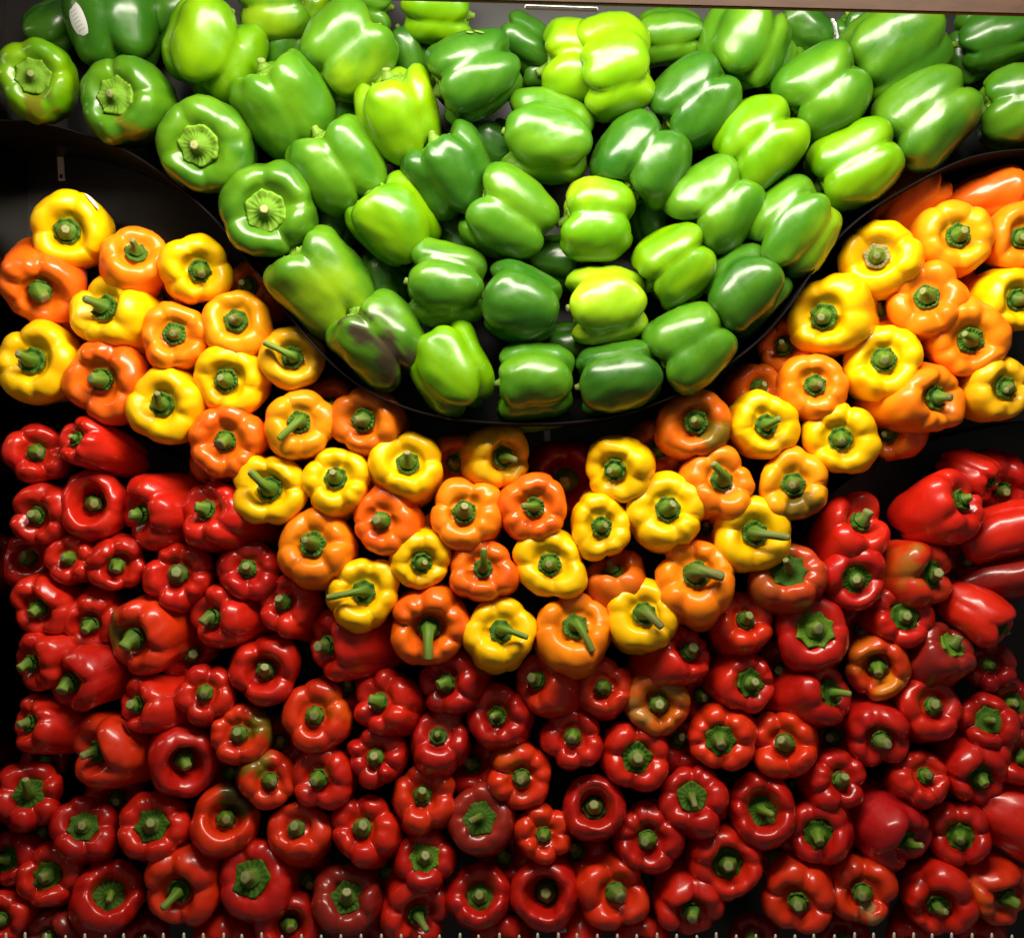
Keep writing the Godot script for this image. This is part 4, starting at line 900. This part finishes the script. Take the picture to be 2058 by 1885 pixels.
		["r", -0.413, -0.6325, -0.001, 0.2699, -0.1679, 0.9481, 0.0447, 0.1161, 4, 0.8309, 0.333, {}, "red bell pepper, glossy crown edge showing above the wire tips"],
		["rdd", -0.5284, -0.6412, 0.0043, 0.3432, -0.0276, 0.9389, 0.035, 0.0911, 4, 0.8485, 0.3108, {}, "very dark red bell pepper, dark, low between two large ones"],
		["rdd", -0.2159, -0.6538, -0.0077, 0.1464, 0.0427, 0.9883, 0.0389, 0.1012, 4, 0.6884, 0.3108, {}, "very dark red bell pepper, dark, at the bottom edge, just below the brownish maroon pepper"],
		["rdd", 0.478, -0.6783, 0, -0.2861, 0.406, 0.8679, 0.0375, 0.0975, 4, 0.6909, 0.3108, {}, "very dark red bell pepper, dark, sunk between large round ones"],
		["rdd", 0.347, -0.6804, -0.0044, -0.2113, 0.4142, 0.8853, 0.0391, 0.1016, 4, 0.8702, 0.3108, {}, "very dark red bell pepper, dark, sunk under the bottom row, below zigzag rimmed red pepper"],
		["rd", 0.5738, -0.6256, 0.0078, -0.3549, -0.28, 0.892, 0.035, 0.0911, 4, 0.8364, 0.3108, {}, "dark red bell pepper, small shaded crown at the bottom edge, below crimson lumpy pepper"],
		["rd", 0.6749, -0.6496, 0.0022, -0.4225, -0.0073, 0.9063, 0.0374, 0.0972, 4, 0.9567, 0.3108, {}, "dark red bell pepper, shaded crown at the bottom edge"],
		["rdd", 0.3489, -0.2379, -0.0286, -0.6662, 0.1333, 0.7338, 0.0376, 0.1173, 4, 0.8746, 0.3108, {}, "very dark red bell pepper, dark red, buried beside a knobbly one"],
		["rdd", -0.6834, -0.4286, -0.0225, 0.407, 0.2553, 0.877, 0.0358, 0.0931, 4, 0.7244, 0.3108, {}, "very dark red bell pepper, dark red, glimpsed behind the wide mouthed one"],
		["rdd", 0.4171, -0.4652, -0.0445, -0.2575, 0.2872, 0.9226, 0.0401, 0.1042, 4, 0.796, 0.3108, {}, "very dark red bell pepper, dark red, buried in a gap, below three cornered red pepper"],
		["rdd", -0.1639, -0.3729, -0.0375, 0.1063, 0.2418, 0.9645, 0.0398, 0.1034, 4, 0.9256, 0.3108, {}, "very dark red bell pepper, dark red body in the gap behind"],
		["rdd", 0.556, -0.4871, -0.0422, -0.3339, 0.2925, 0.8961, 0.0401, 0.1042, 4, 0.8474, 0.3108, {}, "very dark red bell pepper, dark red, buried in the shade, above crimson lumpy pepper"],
		["rd", -0.6772, -0.158, -0.0033, 0.1405, 0.4531, 0.8803, 0.0442, 0.0883, 4, 0.6834, 0.3108, {}, "dark red bell pepper, shaded flank deep in a gap, left of heart shaped red pepper"],
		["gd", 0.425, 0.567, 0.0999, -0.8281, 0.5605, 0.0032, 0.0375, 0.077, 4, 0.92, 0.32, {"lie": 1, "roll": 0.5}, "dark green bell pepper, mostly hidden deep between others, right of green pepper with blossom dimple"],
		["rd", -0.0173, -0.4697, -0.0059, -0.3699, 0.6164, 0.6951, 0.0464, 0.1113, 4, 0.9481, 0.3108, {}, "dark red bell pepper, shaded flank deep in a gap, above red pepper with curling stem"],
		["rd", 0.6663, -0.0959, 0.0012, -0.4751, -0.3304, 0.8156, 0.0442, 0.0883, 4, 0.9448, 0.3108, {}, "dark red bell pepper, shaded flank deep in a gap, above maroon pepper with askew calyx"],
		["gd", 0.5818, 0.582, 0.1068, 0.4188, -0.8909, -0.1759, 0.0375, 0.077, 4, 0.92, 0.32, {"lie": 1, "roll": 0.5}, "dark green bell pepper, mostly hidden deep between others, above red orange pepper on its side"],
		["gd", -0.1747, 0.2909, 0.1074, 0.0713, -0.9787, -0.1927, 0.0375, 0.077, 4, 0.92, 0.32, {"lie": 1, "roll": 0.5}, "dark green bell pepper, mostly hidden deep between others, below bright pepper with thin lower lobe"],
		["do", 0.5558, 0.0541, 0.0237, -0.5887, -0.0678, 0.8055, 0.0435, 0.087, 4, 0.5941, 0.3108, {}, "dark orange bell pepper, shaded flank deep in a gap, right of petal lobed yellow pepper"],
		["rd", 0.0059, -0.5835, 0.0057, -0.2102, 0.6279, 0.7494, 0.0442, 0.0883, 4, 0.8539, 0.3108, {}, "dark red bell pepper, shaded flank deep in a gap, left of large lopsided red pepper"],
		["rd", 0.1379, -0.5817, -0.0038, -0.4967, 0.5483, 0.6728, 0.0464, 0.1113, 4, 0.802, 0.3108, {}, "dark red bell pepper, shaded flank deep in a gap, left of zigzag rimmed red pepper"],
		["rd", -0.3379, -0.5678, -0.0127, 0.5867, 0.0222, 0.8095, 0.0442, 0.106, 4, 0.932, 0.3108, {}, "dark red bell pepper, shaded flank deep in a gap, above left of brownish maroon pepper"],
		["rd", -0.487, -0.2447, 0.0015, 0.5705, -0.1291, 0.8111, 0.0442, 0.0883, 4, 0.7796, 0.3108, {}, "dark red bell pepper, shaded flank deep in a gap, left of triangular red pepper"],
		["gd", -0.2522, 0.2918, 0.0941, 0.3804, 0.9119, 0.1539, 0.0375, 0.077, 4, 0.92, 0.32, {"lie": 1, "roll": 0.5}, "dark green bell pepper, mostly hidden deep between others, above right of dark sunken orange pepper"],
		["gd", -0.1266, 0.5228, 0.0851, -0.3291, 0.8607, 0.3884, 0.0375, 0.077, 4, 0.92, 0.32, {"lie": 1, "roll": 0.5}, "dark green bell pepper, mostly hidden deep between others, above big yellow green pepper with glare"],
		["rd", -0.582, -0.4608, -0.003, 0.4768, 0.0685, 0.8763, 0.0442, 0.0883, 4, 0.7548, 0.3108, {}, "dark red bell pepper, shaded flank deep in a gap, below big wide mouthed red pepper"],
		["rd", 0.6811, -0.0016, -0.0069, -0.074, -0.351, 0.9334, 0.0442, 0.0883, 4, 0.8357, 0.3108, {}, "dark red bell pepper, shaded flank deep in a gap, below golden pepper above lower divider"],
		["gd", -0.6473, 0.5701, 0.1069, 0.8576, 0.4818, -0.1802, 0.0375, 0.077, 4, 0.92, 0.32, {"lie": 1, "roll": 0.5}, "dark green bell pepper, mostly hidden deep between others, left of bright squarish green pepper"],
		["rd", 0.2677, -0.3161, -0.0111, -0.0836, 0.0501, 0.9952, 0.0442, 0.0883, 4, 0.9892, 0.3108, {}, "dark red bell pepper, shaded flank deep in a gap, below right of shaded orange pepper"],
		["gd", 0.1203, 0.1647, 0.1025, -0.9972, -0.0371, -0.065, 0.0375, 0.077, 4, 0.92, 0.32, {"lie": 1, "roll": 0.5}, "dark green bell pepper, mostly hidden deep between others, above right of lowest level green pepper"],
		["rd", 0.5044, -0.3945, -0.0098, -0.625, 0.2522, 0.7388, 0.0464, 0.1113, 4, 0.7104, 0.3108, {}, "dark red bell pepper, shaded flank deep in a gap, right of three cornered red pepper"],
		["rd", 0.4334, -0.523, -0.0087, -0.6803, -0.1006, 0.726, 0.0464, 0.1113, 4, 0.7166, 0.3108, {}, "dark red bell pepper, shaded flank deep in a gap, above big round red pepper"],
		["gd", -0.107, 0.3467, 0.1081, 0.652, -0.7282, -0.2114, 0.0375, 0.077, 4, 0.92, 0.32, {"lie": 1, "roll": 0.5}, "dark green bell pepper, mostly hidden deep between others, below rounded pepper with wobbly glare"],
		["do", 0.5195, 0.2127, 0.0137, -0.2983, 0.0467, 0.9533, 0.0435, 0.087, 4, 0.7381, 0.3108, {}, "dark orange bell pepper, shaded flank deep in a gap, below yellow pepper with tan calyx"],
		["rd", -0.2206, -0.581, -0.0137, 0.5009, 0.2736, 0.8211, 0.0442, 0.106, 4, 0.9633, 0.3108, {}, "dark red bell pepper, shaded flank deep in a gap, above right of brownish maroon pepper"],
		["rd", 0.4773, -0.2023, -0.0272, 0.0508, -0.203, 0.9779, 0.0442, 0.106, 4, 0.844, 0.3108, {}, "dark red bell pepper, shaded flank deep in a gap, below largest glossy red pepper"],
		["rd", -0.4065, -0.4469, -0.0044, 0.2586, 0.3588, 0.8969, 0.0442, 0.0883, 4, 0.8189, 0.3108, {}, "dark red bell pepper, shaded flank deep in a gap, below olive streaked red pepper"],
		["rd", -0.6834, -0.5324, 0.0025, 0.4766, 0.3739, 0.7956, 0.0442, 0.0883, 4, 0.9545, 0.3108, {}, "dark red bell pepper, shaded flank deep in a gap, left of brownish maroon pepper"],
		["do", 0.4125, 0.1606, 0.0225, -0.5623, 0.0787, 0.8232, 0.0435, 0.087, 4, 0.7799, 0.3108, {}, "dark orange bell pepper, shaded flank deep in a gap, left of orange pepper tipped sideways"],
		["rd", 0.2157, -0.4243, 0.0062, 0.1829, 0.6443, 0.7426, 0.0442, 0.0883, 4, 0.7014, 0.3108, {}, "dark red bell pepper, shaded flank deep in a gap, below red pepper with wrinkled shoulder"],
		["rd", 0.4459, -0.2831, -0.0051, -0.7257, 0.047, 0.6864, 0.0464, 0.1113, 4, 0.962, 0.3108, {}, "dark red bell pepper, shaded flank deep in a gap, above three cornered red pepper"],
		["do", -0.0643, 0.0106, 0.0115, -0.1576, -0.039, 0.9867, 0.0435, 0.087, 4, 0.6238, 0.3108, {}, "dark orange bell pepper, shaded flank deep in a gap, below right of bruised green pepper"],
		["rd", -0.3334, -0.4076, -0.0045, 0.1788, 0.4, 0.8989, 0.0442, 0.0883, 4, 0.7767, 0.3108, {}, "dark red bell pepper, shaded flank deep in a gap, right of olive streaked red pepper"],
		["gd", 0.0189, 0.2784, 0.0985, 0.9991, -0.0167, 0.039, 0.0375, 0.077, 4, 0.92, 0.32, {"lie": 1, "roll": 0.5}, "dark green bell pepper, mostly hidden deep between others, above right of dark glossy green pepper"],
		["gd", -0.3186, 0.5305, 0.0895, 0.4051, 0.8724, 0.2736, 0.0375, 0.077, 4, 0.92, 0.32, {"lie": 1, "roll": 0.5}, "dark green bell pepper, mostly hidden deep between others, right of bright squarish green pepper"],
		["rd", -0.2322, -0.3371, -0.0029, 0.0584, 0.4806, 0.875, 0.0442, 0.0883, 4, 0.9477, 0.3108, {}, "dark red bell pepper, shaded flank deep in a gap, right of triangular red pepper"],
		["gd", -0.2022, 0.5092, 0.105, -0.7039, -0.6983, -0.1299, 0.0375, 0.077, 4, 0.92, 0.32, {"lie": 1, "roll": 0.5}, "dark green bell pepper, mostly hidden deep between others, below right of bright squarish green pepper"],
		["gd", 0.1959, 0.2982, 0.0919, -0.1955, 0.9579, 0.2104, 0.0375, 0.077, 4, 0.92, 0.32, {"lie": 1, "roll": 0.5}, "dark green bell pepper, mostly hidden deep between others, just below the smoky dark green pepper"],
	]


func UPPER() -> Array:
	return [Vector2(-0.8203, 0.4327), Vector2(-0.7312, 0.4428), Vector2(-0.6548, 0.446), Vector2(-0.5842, 0.4384), Vector2(-0.5002, 0.4092), Vector2(-0.4493, 0.3787), Vector2(-0.4054, 0.3431), Vector2(-0.3723, 0.31), Vector2(-0.3347, 0.2617), Vector2(-0.2921, 0.2051), Vector2(-0.2412, 0.1447), Vector2(-0.1903, 0.1034), Vector2(-0.1381, 0.0793), Vector2(-0.0821, 0.0653), Vector2(-0.0057, 0.0583), Vector2(0.0764, 0.0596), Vector2(0.147, 0.0717), Vector2(0.217, 0.0971), Vector2(0.2743, 0.132), Vector2(0.3188, 0.167), Vector2(0.3551, 0.2083), Vector2(0.3863, 0.2547), Vector2(0.4194, 0.2967), Vector2(0.4633, 0.3342), Vector2(0.5187, 0.3672), Vector2(0.574, 0.3939), Vector2(0.6249, 0.406), Vector2(0.6816, 0.4085), Vector2(0.7452, 0.4053), Vector2(0.828, 0.3958)]


func LOWER() -> Array:
	return [Vector2(-0.8714, 0.0842), Vector2(-0.7767, 0.0883), Vector2(-0.6889, 0.0869), Vector2(-0.6253, 0.0822), Vector2(-0.5503, 0.0633), Vector2(-0.5009, 0.0376), Vector2(-0.461, 0.016), Vector2(-0.4259, -0.0069), Vector2(-0.4002, -0.0285), Vector2(-0.3671, -0.0609), Vector2(-0.3434, -0.0893), Vector2(-0.317, -0.1231), Vector2(-0.2765, -0.167), Vector2(-0.2224, -0.2075), Vector2(-0.1616, -0.2412), Vector2(-0.1007, -0.2649), Vector2(-0.0196, -0.2763), Vector2(0.0615, -0.275), Vector2(0.1359, -0.2581), Vector2(0.2035, -0.2311), Vector2(0.2711, -0.1872), Vector2(0.3319, -0.1399), Vector2(0.3867, -0.0893), Vector2(0.4103, -0.0562), Vector2(0.4455, -0.0238), Vector2(0.4807, -0.0002), Vector2(0.5273, 0.0235), Vector2(0.5746, 0.0397), Vector2(0.6449, 0.0559), Vector2(0.6956, 0.0646), Vector2(0.7916, 0.0727), Vector2(0.8795, 0.0761)]


func BRACKETS() -> Array:
	return [[-0.6456, 0.4367, .07, "small slotted metal bracket on the black panel under the green caps"], [0.0509, 0.0367, .06, "small slotted metal bracket under the lowest green pepper"]]
